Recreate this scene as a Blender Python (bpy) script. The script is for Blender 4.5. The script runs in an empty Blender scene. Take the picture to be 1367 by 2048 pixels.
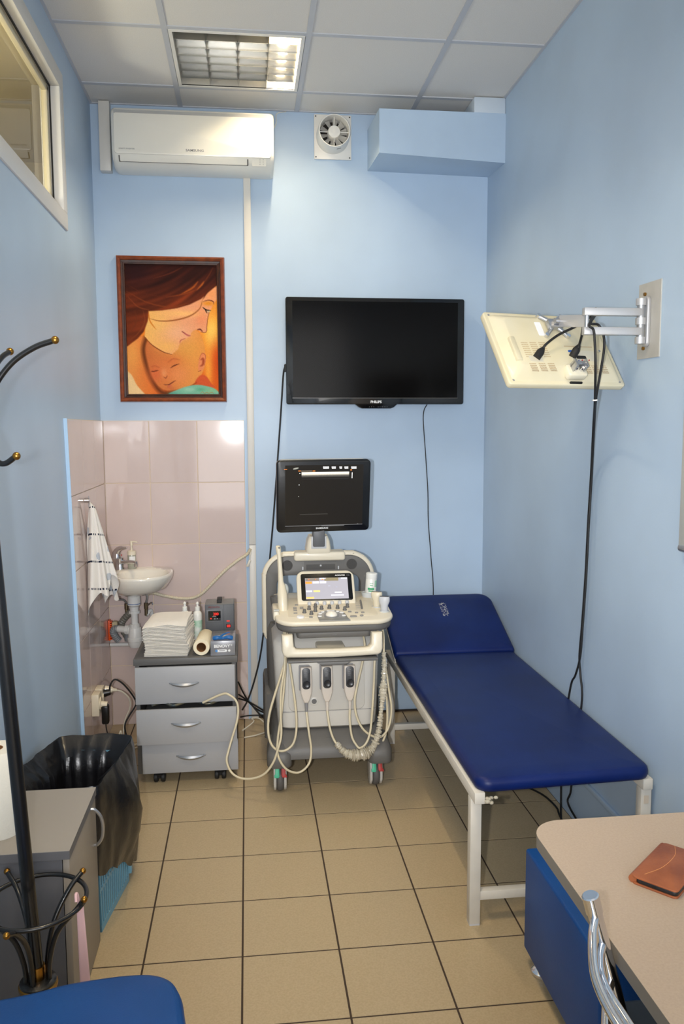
import bpy, bmesh, math, random
import numpy as np
from mathutils import Vector, Matrix
random.seed(7)
SC = bpy.context.scene
COL = SC.collection
# ------------------------------------------------------------------ camera
F, YAW, PIT, ROL = 1626.47, .1154, .1039, .0038      # focal length in pixels of the 1367 x 2048 frame
CAM = Vector((.7692, -4.4599, 1.626))
RW, RH, RD = 2.09, 3.272, 5.65                        # room width, height, depth
_cy, _sy, _cp, _sp, _cr, _sr = math.cos(YAW), math.sin(YAW), math.cos(PIT), math.sin(PIT), math.cos(ROL), math.sin(ROL)
FWD = Vector((_sy*_cp, _cy*_cp, -_sp)); UP0 = Vector((_sy*_sp, _cy*_sp, _cp)); RT0 = Vector((_cy, -_sy, 0))
RT = RT0*_cr - UP0*_sr; UP = RT0*_sr + UP0*_cr
cd = bpy.data.cameras.new('camera'); cam = bpy.data.objects.new('camera', cd); COL.objects.link(cam)
cd.sensor_fit = 'AUTO'; cd.sensor_width = 36; cd.lens = F/2048*36; cd.clip_start = .02
cam.matrix_world = Matrix(((RT.x, UP.x, -FWD.x, CAM.x), (RT.y, UP.y, -FWD.y, CAM.y), (RT.z, UP.z, -FWD.z, CAM.z), (0, 0, 0, 1)))
SC.camera = cam
# ------------------------------------------------------------------ world and lights
SC.view_settings.view_transform = 'Standard'; SC.view_settings.look = 'None'
SC.view_settings.gamma = 1; SC.view_settings.use_curve_mapping = False
SC.view_settings.exposure = .3
w = bpy.data.worlds.new('world'); SC.world = w; w.use_nodes = True
w.node_tree.nodes['Background'].inputs[0].default_value = (.8, .87, 1, 1); w.node_tree.nodes['Background'].inputs[1].default_value = .05
def area(name, loc, direction, sx, sy, power, color, spread=180):
    l = bpy.data.lights.new(name, 'AREA'); l.shape = 'RECTANGLE'; l.size = sx; l.size_y = sy; l.energy = power; l.color = color
    l.spread = math.radians(spread)
    o = bpy.data.objects.new(name, l); COL.objects.link(o); o.location = loc
    o.rotation_euler = Vector(direction).to_track_quat('-Z', 'Y').to_euler(); return o
# the camera's own flash, to the left of the lens
fl = bpy.data.lights.new('camera_flash', 'SPOT'); fl.energy = 215; fl.color = (.97, .98, 1); fl.spot_size = math.radians(76); fl.spot_blend = 1; fl.shadow_soft_size = .022
flo = bpy.data.objects.new('camera_flash', fl); COL.objects.link(flo)
flo.location = CAM - RT*.13 - UP*.01 + FWD*.02
flo.rotation_euler = (FWD + UP*.07 + RT*.1).to_track_quat('-Z', 'Y').to_euler()
# unseen soft area light added behind the camera to lift the ambient
area('room_fill', (1.05, -5.58, 1.75), (0, 1, -.02), 1.8, 2.2, 42, (1, .96, .91))
pl_ = bpy.data.lights.new('corridor_lamp', 'POINT'); pl_.energy = 34; pl_.color = (1, .92, .76); pl_.shadow_soft_size = .12
plo = bpy.data.objects.new('corridor_lamp', pl_); COL.objects.link(plo); plo.location = (-.75, -1.5, 2.4)
# ------------------------------------------------------------------ helpers
def lin(c):
    def f(v):
        v /= 255.
        return v/12.92 if v <= .04045 else ((v+.055)/1.055)**2.4
    return (f(c[0]), f(c[1]), f(c[2]), 1)
MATS = {}
def mat(name, rgb, rough=.5, metal=0, spec=.5, bump=0, bscale=60, var=0, vscale=6, coat=0, emis=None, es=0, trans=0, rgb2=None, detail=3):
    if name in MATS: return MATS[name]
    m = bpy.data.materials.new(name); m.use_nodes = True; MATS[name] = m
    nt = m.node_tree; b = nt.nodes['Principled BSDF']; N = nt.nodes.new; L = nt.links.new
    b.inputs['Base Color'].default_value = lin(rgb); b.inputs['Roughness'].default_value = rough
    b.inputs['Metallic'].default_value = metal; b.inputs['Specular IOR Level'].default_value = spec
    b.inputs['Coat Weight'].default_value = coat; b.inputs['Transmission Weight'].default_value = trans
    if emis: b.inputs['Emission Color'].default_value = lin(emis); b.inputs['Emission Strength'].default_value = es
    tc = N('ShaderNodeTexCoord')
    if var or rgb2:
        n = N('ShaderNodeTexNoise'); n.inputs['Scale'].default_value = vscale; n.inputs['Detail'].default_value = detail
        L(tc.outputs['Object'], n.inputs['Vector'])
        mx = N('ShaderNodeMix'); mx.data_type = 'RGBA'
        c2 = rgb2 if rgb2 else tuple(max(0, v*(1-var)) for v in rgb)
        mx.inputs[6].default_value = lin(rgb); mx.inputs[7].default_value = lin(c2)
        mr = N('ShaderNodeMapRange'); mr.inputs[1].default_value = .35; mr.inputs[2].default_value = .65
        L(n.outputs[0], mr.inputs[0]); L(mr.outputs[0], mx.inputs[0]); L(mx.outputs[2], b.inputs['Base Color'])
    if bump:
        n = N('ShaderNodeTexNoise'); n.inputs['Scale'].default_value = bscale; n.inputs['Detail'].default_value = 4
        L(tc.outputs['Object'], n.inputs['Vector'])
        bp = N('ShaderNodeBump'); bp.inputs['Strength'].default_value = bump; bp.inputs['Distance'].default_value = .004
        L(n.outputs[0], bp.inputs['Height']); L(bp.outputs[0], b.inputs['Normal'])
    return m
ORG = {}
def thing(name, label, cat, loc=(0, 0, 0), group=None, kind=None):
    o = bpy.data.objects.new(name, None); COL.objects.link(o); o.location = loc; o.empty_display_size = .05
    if kind: o['kind'] = kind
    o['label'] = label; o['category'] = cat
    if group: o['group'] = group
    ORG[o] = Vector(loc); return o
def obj(name, bm, m, parent=None, smooth=35, label=None, cat=None, group=None, kind=None, recalc=True):
    if recalc: bmesh.ops.recalc_face_normals(bm, faces=bm.faces)
    if parent is not None: org = ORG[parent]
    else:
        vs = [v.co for v in bm.verts]
        lo = [min(v[i] for v in vs) for i in range(3)]; hi = [max(v[i] for v in vs) for i in range(3)]
        org = Vector(((lo[0]+hi[0])/2, (lo[1]+hi[1])/2, lo[2]))
    for v in bm.verts: v.co -= org
    me = bpy.data.meshes.new(name); bm.to_mesh(me); bm.free()
    if smooth:
        for p in me.polygons: p.use_smooth = True
        me.set_sharp_from_angle(angle=math.radians(smooth))
    me.materials.append(m if not isinstance(m, str) else MATS[m])
    o = bpy.data.objects.new(name, me); COL.objects.link(o)
    if parent is not None: o.parent = parent
    else: o.location = org
    ORG[o] = org
    if label: o['label'] = label
    if cat: o['category'] = cat
    if group: o['group'] = group
    if kind: o['kind'] = kind
    return o
def struct(name, bm, m, parent=None, **k): return obj(name, bm, m, parent, kind=None if parent else 'structure', **k)
NB = bmesh.new
def join(bm, t):
    me = bpy.data.meshes.new('tmp'); t.to_mesh(me); t.free(); bm.from_mesh(me); bpy.data.meshes.remove(me); return bm
def bx(x0, x1, y0, y1, z0, z1, bev=0, seg=2, bm=None, M=None):
    t = NB(); bmesh.ops.create_cube(t, size=1)
    for v in t.verts: v.co = Vector(((x0+x1)/2+v.co.x*(x1-x0), (y0+y1)/2+v.co.y*(y1-y0), (z0+z1)/2+v.co.z*(z1-z0)))
    if bev: bmesh.ops.bevel(t, geom=list(t.edges), offset=bev, segments=seg, affect='EDGES', profile=.5)
    if M: t.transform(M)
    return t if bm is None else join(bm, t)
def frame(o, x, y, z=None):
    x = Vector(x).normalized(); y = Vector(y).normalized(); z = Vector(z).normalized() if z is not None else x.cross(y).normalized()
    return Matrix(((x.x, y.x, z.x, o[0]), (x.y, y.y, z.y, o[1]), (x.z, y.z, z.z, o[2]), (0, 0, 0, 1)))
def ring_loft(rings, cap0=True, cap1=True, closed=True, bm=None):
    t = NB(); R = [[t.verts.new(p) for p in r] for r in rings]; n = len(rings[0])
    for a, b in zip(R, R[1:]):
        for i in range(n if closed else n-1):
            j = (i+1) % n; t.faces.new((a[i], a[j], b[j], b[i]))
    if cap0: t.faces.new(R[0][::-1])
    if cap1: t.faces.new(R[-1])
    return t if bm is None else join(bm, t)
def cyl(p0, p1, r0, r1=None, seg=16, bm=None, cap=True, bev=0):
    p0, p1 = Vector(p0), Vector(p1); r1 = r0 if r1 is None else r1
    d = (p1-p0).normalized(); u = d.orthogonal().normalized(); v = d.cross(u)
    cs = [(math.cos(2*math.pi*i/seg), math.sin(2*math.pi*i/seg)) for i in range(seg)]
    R = lambda p, r: [p+(u*c+v*s)*r for c, s in cs]
    rings = [R(p0, r0), R(p1, r1)]
    if bev: rings = [R(p0, r0-bev), R(p0+d*bev, r0), R(p1-d*bev, r1), R(p1, r1-bev)]
    return ring_loft(rings, cap, cap, bm=bm)
def lathe(prof, o=(0, 0, 0), M=None, seg=24, bm=None, cap0=True, cap1=True):
    rings = [[Vector((max(r, 1e-5)*math.cos(2*math.pi*i/seg), max(r, 1e-5)*math.sin(2*math.pi*i/seg), z)) for i in range(seg)] for r, z in prof]
    t = ring_loft(rings, cap0, cap1)
    if M: t.transform(M)
    t.transform(Matrix.Translation(o))
    return t if bm is None else join(bm, t)
def sph(c, r, seg=16, sc=(1, 1, 1), bm=None):
    t = NB(); bmesh.ops.create_uvsphere(t, u_segments=seg, v_segments=max(6, seg//2), radius=r)
    for v in t.verts: v.co = Vector((v.co.x*sc[0]+c[0], v.co.y*sc[1]+c[1], v.co.z*sc[2]+c[2]))
    return t if bm is None else join(bm, t)
def cr(pts, n=8, closed=False):
    P = [Vector(p) for p in pts]
    if closed: P = [P[-1]]+P+[P[0], P[1]]
    else: P = [P[0]*2-P[1]]+P+[P[-1]*2-P[-2]]
    out = []
    for a, b, c, d in zip(P, P[1:], P[2:], P[3:]):
        for k in range(n):
            t = k/n
            out.append(.5*((2*b)+(c-a)*t+(2*a-5*b+4*c-d)*t*t+(3*b-a-3*c+d)*t**3))
    if not closed: out.append(P[-2])
    return out
def tube(pts, r, seg=8, smooth=8, closed=False, rf=None, bm=None):
    P = cr(pts, smooth, closed) if smooth else [Vector(p) for p in pts]
    n = len(P); T = []
    for i in range(n):
        a = P[(i-1) % n] if (closed or i) else P[i]; b = P[(i+1) % n] if (closed or i < n-1) else P[i]
        T.append((b-a).normalized())
    u = T[0].orthogonal().normalized(); rings = []
    for i in range(n):
        u = (u-T[i]*u.dot(T[i])).normalized(); v = T[i].cross(u)
        rr = rf(i/(n-1), i) if rf else r
        rings.append([P[i]+(u*math.cos(2*math.pi*k/seg)+v*math.sin(2*math.pi*k/seg))*rr for k in range(seg)])
    if closed: return ring_loft(rings+[rings[0]], False, False, bm=bm)
    return ring_loft(rings, bm=bm)
def rrect(w, h, r, n=5, cx=0, cy=0):
    r = r if isinstance(r, (tuple, list)) else (r,)*4; out = []
    for k, (sx, sy) in enumerate(((1, 1), (-1, 1), (-1, -1), (1, -1))):
        for i in range(n+1):
            a = (k*90+i*90/n)*math.pi/180; q = r[k]
            out.append((cx+sx*(w/2-q)+q*math.cos(a), cy+sy*(h/2-q)+q*math.sin(a)))
    return out
def prism(poly, z0, z1, M=None, bev=0, bm=None):
    """extrude a 2-D outline along local z, with softened rims"""
    c = Vector((sum(p[0] for p in poly)/len(poly), sum(p[1] for p in poly)/len(poly)))
    def inset(d):
        out = []; n = len(poly)
        for i in range(n):
            p = Vector(poly[i]); a = Vector(poly[i-1]); b = Vector(poly[(i+1) % n])
            t = (b-a); t = t.normalized() if t.length > 1e-9 else Vector((1, 0)); nn = Vector((t.y, -t.x))
            out.append(p-nn*d*S)
        return out
    ar = sum(poly[i-1][0]*poly[i][1]-poly[i][0]*poly[i-1][1] for i in range(len(poly))); S = 1 if ar > 0 else -1
    if bev:
        i1 = inset(bev); i2 = inset(bev*.3)
        rings = [(i1, z0), (i2, z0+bev*.3), (poly, z0+bev), (poly, z1-bev), (i2, z1-bev*.3), (i1, z1)]
    else: rings = [(poly, z0), (poly, z1)]
    t = ring_loft([[Vector((p[0], p[1], z)) for p in r] for r, z in rings])
    if M: t.transform(M)
    return t if bm is None else join(bm, t)
def text(name, s, size, M, m, parent, ext=.0004, align='CENTER', sx=1, bold=0):
    cu = bpy.data.curves.new('t', 'FONT'); cu.body = s; cu.size = size; cu.extrude = ext; cu.align_x = align; cu.align_y = 'CENTER'; cu.resolution_u = 3; cu.offset = bold
    o = bpy.data.objects.new('t', cu); COL.objects.link(o)
    me = bpy.data.meshes.new_from_object(o, depsgraph=bpy.context.evaluated_depsgraph_get())
    bpy.data.objects.remove(o); bpy.data.curves.remove(cu)
    t = NB(); t.from_mesh(me); bpy.data.meshes.remove(me)
    for v in t.verts: v.co.x *= sx
    t.transform(M)
    return obj(name, t, m, parent, smooth=0)
def copy_tree(o, parent=None):
    c = o.copy(); COL.objects.link(c); c.parent = parent; ORG[c] = ORG.get(o, Vector())
    for ch in list(o.children): copy_tree(ch, c)
    return c
def ray(px, py):
    return RT*((px-683.5)/F) + UP*((1024-py)/F) + FWD
def A(px, py, ax, val):
    """the point of the room that is seen at a measured spot of the photograph, on the plane ax = val"""
    d = ray(px, py); i = 'XYZ'.index(ax); return CAM + d*((val-CAM[i])/d[i])
def onp(px, py, M):
    d = ray(px, py); n = M.col[2].xyz; o = M.col[3].xyz
    p = CAM + d*((o-CAM).dot(n)/d.dot(n)); q = M.inverted() @ p; return q.x, q.y
BACK = lambda x, y, z: frame((x, y, z), (1, 0, 0), (0, 0, 1))          # a face that looks towards -Y
# ------------------------------------------------------------------ materials
def wallmat(name, rgb):
    m = mat(name, rgb, .42, bump=.05, bscale=240, var=.05, vscale=1.6); return m
WALL = wallmat('blue_wall_paint', (180, 202, 225))
CEIL = mat('ceiling_tile_mineral', (222, 220, 217), .9, bump=.12, bscale=300, rgb2=(214, 212, 209), vscale=300)
TBAR = mat('ceiling_grid_metal', (188, 191, 198), .5)
WTILE = mat('pink_glazed_tile', (210, 192, 187), .06, spec=.5, var=.025, vscale=3)
GROUT = mat('cream_grout', (226, 208, 184), .8)
FTILE = mat('beige_floor_tile', (190, 170, 136), .38, rgb2=(180, 160, 126), vscale=160, bump=.04, bscale=220)
FGROUT = mat('dark_floor_grout', (68, 54, 42), .9)
WHITE = mat('white_plastic', (226, 224, 218), .35, coat=.1)
TRUNK = mat('trunking_plastic', (214, 211, 204), .4)
CREAM = mat('cream_plastic', (226, 216, 194), .36, coat=.1)
LGREY = mat('pale_grey_plastic', (205, 206, 208), .4)
DGREY = mat('dark_grey_plastic', (98, 97, 96), .5)
MGREY = mat('mid_grey_plastic', (136, 136, 138), .45)
BLACK = mat('black_plastic', (14, 14, 16), .35)
GLOSSBLK = mat('gloss_black', (6, 6, 8), .12, coat=.5)
RUBBER = mat('black_rubber', (22, 22, 23), .6)
CHROME = mat('chrome', (225, 225, 228), .1, metal=1)
STEEL = mat('brushed_silver', (186, 188, 192), .32, metal=.85)
BRASS = mat('brass', (160, 116, 52), .3, metal=1)
BEIGECAB = mat('beige_cable_sheath', (214, 202, 172), .45)
WHITECAB = mat('white_cable_sheath', (222, 216, 200), .45)
PRINTW = mat('white_print', (235, 235, 235), .5)
PRINTG = mat('grey_print', (120, 120, 122), .5)
# ------------------------------------------------------------------ the room
def grid_lines(lo, hi, start, step):
    k0 = math.ceil((lo-start)/step-1e-6); L = [start+k*step for k in range(k0, int((hi-start)/step)+2) if lo+.012 < start+k*step < hi-.012]
    return [lo]+L+[hi]
def pieces(name, xs, ys, parent, m, thick, gap, place, bev=.0015, skip=()):
    """one object per piece; pieces of the same size share their mesh"""
    cache = {}
    for i in range(len(xs)-1):
        for j in range(len(ys)-1):
            if (i, j) in skip: continue
            w_, h_ = round(xs[i+1]-xs[i]-gap, 4), round(ys[j+1]-ys[j]-gap, 4)
            if (w_, h_) not in cache:
                t = bx(-w_/2, w_/2, -h_/2, h_/2, 0, thick, bev, 1)
                me = bpy.data.meshes.new(name); t.to_mesh(me); t.free(); me.materials.append(m); cache[(w_, h_)] = me
            o = bpy.data.objects.new(name, cache[(w_, h_)]); COL.objects.link(o); o.parent = parent
            place(o, (xs[i]+xs[i+1])/2, (ys[j]+ys[j+1])/2)
fl_o = struct('floor', bx(-.02, RW+.02, -RD-.02, .02, -.06, -.0012), FGROUT, smooth=0)
def pf(o, x, y): o.location = Vector((x, y, -.008))-ORG[fl_o]
pieces('floor_tile', grid_lines(0, RW, .4303, .3001), grid_lines(-RD, 0, -.882, .3001), fl_o, FTILE, .008, .006, pf, bev=.0004)
# ceiling: slab, T-bars, mineral tiles
ce_o = struct('ceiling', bx(-.02, RW+.02, -RD-.02, .02, RH+.1, RH+.16), CEIL, smooth=0)
cxs = grid_lines(0, RW, .4549, .6); cys = grid_lines(-RD, 0, -.2517, .6)
lum = {(1, len(cys)-3), (1, len(cys)-7)}
def pc(o, x, y): o.location = Vector((x, y, RH+.004))-ORG[ce_o]
pieces('ceiling_tile', cxs, cys, ce_o, CEIL, .012, .008, pc, skip=lum)
for x in cxs:
    struct('ceiling_grid_bar', bx(max(0, x-.012), min(RW, x+.012), -RD, 0, RH-.001, RH+.006), TBAR, ce_o, smooth=0)
for y in cys:
    for a, b in zip(cxs, cxs[1:]):
        struct('ceiling_grid_bar', bx(a+.012, b-.012, max(-RD, y-.012), min(0, y+.012), RH-.0006, RH+.006), TBAR, ce_o, smooth=0)
struct('wall_back', bx(-.075, RW+.14, 0, .14, -.06, RH+.16), WALL, smooth=0)
struct('wall_right', bx(RW, RW+.14, -RD, 0, -.06, RH+.16), WALL, smooth=0)
struct('wall_front', bx(-.14, RW+.14, -RD-.14, -RD, -.06, RH+.16), WALL, smooth=0)
WY0, WY1, WZ0, WZ1 = -3.1, -.68, 2.483, 3.135
b = bx(-.075, 0, -RD, 0, -.06, WZ0); bx(-.075, 0, -RD, 0, WZ1, RH+.16, bm=b); bx(-.075, 0, -RD, WY0, WZ0, WZ1, bm=b); bx(-.075, 0, WY1, 0, WZ0, WZ1, bm=b)
wl = struct('wall_left', b, WALL, smooth=0)
struct('gap_strip_back', bx(.81, RW, -.006, .001, 0, .012), FGROUT, smooth=0)  # dark strip standing in for the gap line between wall and floor
# interior window in the left wall and the corridor behind it
CORR = mat('beige_corridor_paint', (206, 190, 150), .6, var=.06, vscale=2)
b = bx(-1.42, -1.4, -3.6, 1.3, 1.9, 3.4); bx(-1.4, -.075, -3.6, 1.3, 3.36, 3.4, bm=b); bx(-1.4, -.075, 1.28, 1.3, 1.9, 3.4, bm=b); bx(-1.4, -.075, -3.6, -3.58, 1.9, 3.4, bm=b); bx(-1.4, -.075, -3.6, 1.3, 1.86, 1.9, bm=b)
struct('wall_corridor', b, CORR, smooth=0)
WFR = mat('white_window_frame', (222, 220, 216), .35)
wn = thing('window_1', 'long white-framed interior window high on the left wall', 'window', (0, -1.9, WZ0)); wn['kind'] = 'structure'; del wn['category']
fw = .072
for n_, q in (('window_frame', (-.075, .008, WY0, WY1, WZ0, WZ0+fw)), ('window_frame', (-.075, .008, WY0, WY1, WZ1-fw, WZ1)), ('window_frame', (-.075, .008, WY1-fw, WY1, WZ0+fw, WZ1-fw)), ('window_frame', (-.075, .008, WY0, WY0+fw, WZ0+fw, WZ1-fw))):
    obj(n_, bx(*q, .004), WFR, wn)
g0, g1, h0, h1 = WY0+fw, WY1-fw, WZ0+fw, WZ1-fw
SEAL = mat('black_seal', (25, 24, 22), .6)
for q in ((-.036, -.03, g0, g1, h1-.006, h1), (-.036, -.03, g1-.006, g1, h0, h1), (-.036, -.03, g0, g1, h0, h0+.006)):
    obj('seal', bx(*q), SEAL, wn, smooth=0)
for q in ((-.062, -.038, g1-.034, g1-.006, h0, h1), (-.062, -.038, g0, g1, h1-.034, h1-.006), (-.062, -.038, g0, g1, h0+.004, h0+.03)):
    obj('glazing_bead', bx(*q, .006), mat('beige_bead', (214, 204, 176), .3), wn)
gm = bpy.data.materials.new('window_glass'); gm.use_nodes = True; nt = gm.node_tree; nt.nodes.clear()
o_ = nt.nodes.new('ShaderNodeOutputMaterial'); mx = nt.nodes.new('ShaderNodeMixShader'); tr = nt.nodes.new('ShaderNodeBsdfTransparent'); gl = nt.nodes.new('ShaderNodeBsdfGlossy'); fr = nt.nodes.new('ShaderNodeFresnel')
fr.inputs[0].default_value = 1.6; gl.inputs['Roughness'].default_value = .015; tr.inputs[0].default_value = (.93, .95, .92, 1)
ge = nt.nodes.new('ShaderNodeNewGeometry'); iv = nt.nodes.new('ShaderNodeMath'); iv.operation = 'SUBTRACT'; iv.inputs[0].default_value = 1; nt.links.new(ge.outputs['Backfacing'], iv.inputs[1]); mu_ = nt.nodes.new('ShaderNodeMath'); mu_.operation = 'MULTIPLY'; nt.links.new(fr.outputs[0], mu_.inputs[0]); nt.links.new(iv.outputs[0], mu_.inputs[1]); nt.links.new(mu_.outputs[0], mx.inputs[0]); nt.links.new(tr.outputs[0], mx.inputs[1]); nt.links.new(gl.outputs[0], mx.inputs[2]); nt.links.new(mx.outputs[0], o_.inputs[0])
obj('pane', bx(-.054, -.05, g0, g1, h0, h1), gm, wn, smooth=0)
# pink wall tiles round the sink, standing proud of the plaster
TT = .013; tz = [0, .333, .666, .999, 1.332, 1.665]
wb = bpy.data.objects['wall_back']; wlo = bpy.data.objects['wall_left']
struct('grout_bed', bx(0, .755, -.009, 0, 0, 1.665), GROUT, wb, smooth=0)
def pbk(o, x, z): o.location = Vector((x, 0, z))-ORG[wb]; o.rotation_euler = (math.pi/2, 0, 0)
pieces('wall_tile', [TT, .25, .5025, .755], tz, wb, WTILE, TT, .004, pbk, bev=.001)
ytop, ybot = -.886, -.745
edge = lambda z: ybot+(ytop-ybot)*z/1.665
P = [(edge(0), 0), (-TT, 0), (-TT, 1.665), (edge(1.665), 1.665)]
MX = frame((0, 0, 0), (0, 1, 0), (0, 0, 1))            # local x = Y, y = Z, z = +X
struct('grout_bed', prism(P, 0, .009, MX), GROUT, wlo, smooth=0)
ycol = [-TT, -.287, -.57, None]
for i in range(3):
    for j in range(5):
        g = .002; z0, z1 = tz[j]+g, tz[j+1]-g
        y1 = ycol[i]-(g if i else 0)
        if ycol[i+1] is not None: q = [(ycol[i+1]+g, z0), (y1, z0), (y1, z1), (ycol[i+1]+g, z1)]
        else: q = [(edge(z0), z0), (y1, z0), (y1, z1), (edge(z1), z1)]
        obj('wall_tile', prism(q, 0, TT, MX, .0007), WTILE, wlo, smooth=0)
EDGE = mat('blue_edge_paint_lit', (178, 208, 236), .45)  # blue edge paint; its lighter look towards the camera is put into the colour
struct('trim_2', prism([(edge(0)-.004, 0), (edge(0), 0), (edge(1.668), 1.668), (edge(1.668)-.004, 1.668)], 0, .015, MX), EDGE, smooth=0)
struct('trim_3', bx(.755, .759, -.014, 0, 0, 1.668), EDGE, smooth=0)
# boxed-in duct in the top right corner
t = NB(); D0 = [(1.43, 0), (1.445, -.3), (RW, -.3), (RW, 0)]
def dz(x, y): return 2.985-.012*(x-1.43)/.66-.018*(-y/.3)*((x-1.43)/.66)
rings = []
for k in range(9):
    f = k/8
    rings.append([Vector((x, y, dz(x, y)+(3.195-dz(x, y))*f)) for x, y in D0])
t = ring_loft(rings); bmesh.ops.bevel(t, geom=[e for e in t.edges if e.calc_face_angle(0) > .8], offset=.016, segments=3, affect='EDGES')
struct('trim_1', t, mat('rough_blue_plaster', (180, 202, 225), .5, bump=.35, bscale=14, var=.03, vscale=3), label='blue painted box around a duct in the corner under the ceiling', smooth=50)
struct('trim_4', bx(1.925, RW, -.3, -.02, 3.19, RH, .008), mat('duct_collar_paint', (196, 208, 220), .5, bump=.3, bscale=30), label='short pale duct collar between the blue duct box and the ceiling')
# ------------------------------------------------------------------ things on the back wall
ac = thing('air_conditioner', 'white split air conditioner unit mounted under the ceiling above the painting', 'air conditioner', (.53, 0, 2.93))
X0, X1 = .131, .926
prof = [(0, 3.196), (-.15, 3.198), (-.185, 3.19), (-.2, 3.172), (-.203, 3.15), (-.203, 2.99), (-.196, 2.968), (-.172, 2.944), (-.13, 2.924), (-.07, 2.918), (0, 2.926)]
def xsec(x, d): return [Vector((x, y*(1-d*.06), 3.06+(z-3.06)*(1-d*.05))) for y, z in prof]
obj('body', ring_loft([xsec(X0, 1), xsec(X0+.008, .3), xsec(X0+.02, 0), xsec(X1-.02, 0), xsec(X1-.008, .3), xsec(X1, 1)]), mat('ac_white', (229, 227, 218), .3, coat=.15), ac)
ACP = mat('ac_panel_white', (234, 231, 220), .2, coat=.4)
M = BACK(0, -.203, 0)
obj('top_groove', prism(rrect(.765, .02, .006, 3, (X0+X1)/2, 3.166), 0, .0015, M), mat('ac_groove', (168, 168, 166), .5), ac)
obj('front_panel', prism(rrect(.768, .192, .014, 4, (X0+X1)/2, 3.064), 0, .008, M, .003), ACP, ac)
ML = frame((.48, -.186, 2.957), (1, 0, 0), Vector((0, -.031, .046)))
obj('louver_gap', prism(rrect(.636, .044, .003, 2), .0, .0012, ML), mat('louver_shadow', (90, 88, 84), .7), ac)
obj('louver', prism(rrect(.624, .038, .004, 2), 0, .004, ML, .001), ACP, ac)
MD = frame((.852, -.186, 2.957), (1, 0, 0), Vector((0, -.031, .046)))
dp = obj('display_panel', prism(rrect(.07, .042, .003, 2), 0, .002, MD), ACP, ac)
for k in range(8): obj('indicator', cyl(MD @ Vector((.004+.016*(k % 2), .012-.008*(k//2), .002)), MD @ Vector((.004+.016*(k % 2), .012-.008*(k//2), .0026)), .0016, seg=8), PRINTG, dp)
text('logo', 'SAMSUNG', .0155, BACK(.535, -.2115, 2.992), mat('ac_logo_grey', (138, 138, 140), .5), ac, sx=1.25, bold=.0004)
text('inverter_mark', 'SMART INVERTER', .0085, BACK(.205, -.2115, 2.99), mat('ac_logo_grey', (138, 138, 140), .5), ac, sx=1.15)
obj('pipe_cover', bx(.049, .104, -.055, 0, 2.93, RH-.002, .003), TRUNK, label='pale grey pipe cover beside the air conditioner', cat='pipe cover')
tk = thing('cable_trunking', 'narrow white vertical cable trunking running down from the air conditioner to the floor', 'trunking', (.79, 0, 0))
for z0, z1 in ((.002, .985), (.987, 2.928)): obj('cover', bx(.771, .808, -.017, 0, z0, z1, .0015), TRUNK, tk)
obj('air_conditioner_wire', tube([(.926, -.05, 3.16), (.945, -.03, 3.2), (.95, -.01, 3.255), (1.0, -.005, 3.27)], .002, 6), WHITECAB, label='thin white wire curling beside the right end of the air conditioner', cat='wire')
# extractor fan
fn = thing('extractor_fan', 'white round extractor fan on a square plate next to the blue duct box', 'fan', (1.243, 0, 3.036))
obj('mounting_plate', bx(1.145, 1.342, -.01, 0, 3.036, 3.262, .002), WHITE, fn)
FC = Vector((1.243, 0, 3.15)); MR = frame(FC, (1, 0, 0), (0, 0, 1))
obj('casing', lathe([(.088, .01), (.086, .045), (.084, .05), (.084, .1), (.081, .108), (.077, .108), (.075, .1), (.075, .012)], M=MR, seg=40, cap0=False, cap1=False), WHITE, fn)
obj('duct_back', lathe([(.074, .0104), (.074, .0118)], M=MR, seg=32), mat('duct_dark', (40, 36, 32), .9), fn)  # plain dark disc closing the duct behind the blades
hb = obj('hub', lathe([(.033, .03), (.033, .084), (.03, .09), (.012, .092), (0, .092)], M=MR, seg=28, cap0=False), WHITE, fn)
for k in range(10):
    a = k*2*math.pi/10+.2; t = NB()
    pts = []
    for r in (.03, .052, .073):
        w_ = .016+.012*(r-.03)/.043
        tw = .75-.3*(r-.03)/.043
        for s in (-1, 1):
            ta = s*w_*.62*math.cos(tw)/r*1.0; pts.append(Vector((r*math.cos(a+ta), r*math.sin(a+ta), .05+s*w_*math.sin(tw)*.7)))
    vs = [t.verts.new(p) for p in pts]
    for q in ((0, 1, 3, 2), (2, 3, 5, 4)): t.faces.new([vs[i] for i in q])
    bmesh.ops.solidify(t, geom=list(t.faces), thickness=.0015); t.transform(MR); obj('blade', t, WHITE, fn)
for k in range(4):
    a = k*math.pi/2; d = Vector((math.cos(a), math.sin(a), 0)); n_ = Vector((-d.y, d.x, 0))
    obj('strut', cyl(MR @ (d*.03+Vector((0, 0, .078))), MR @ (d*.078+Vector((0, 0, .082))), .0022, seg=6), WHITE, fn)
for sx in (1.154, 1.333):
    for sz in (3.046, 3.252): obj('screw', cyl((sx, -.01, sz), (sx, -.0115, sz), .0035, seg=10), RUBBER, fn)
obj('maker_mark', bx(-.011, .011, -.0022, .0022, -.001, .0006, M=frame((1.268, -.078, 3.0698), (1, 0, .3), (0, -1, 0))), RUBBER, fn, smooth=0)
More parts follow.
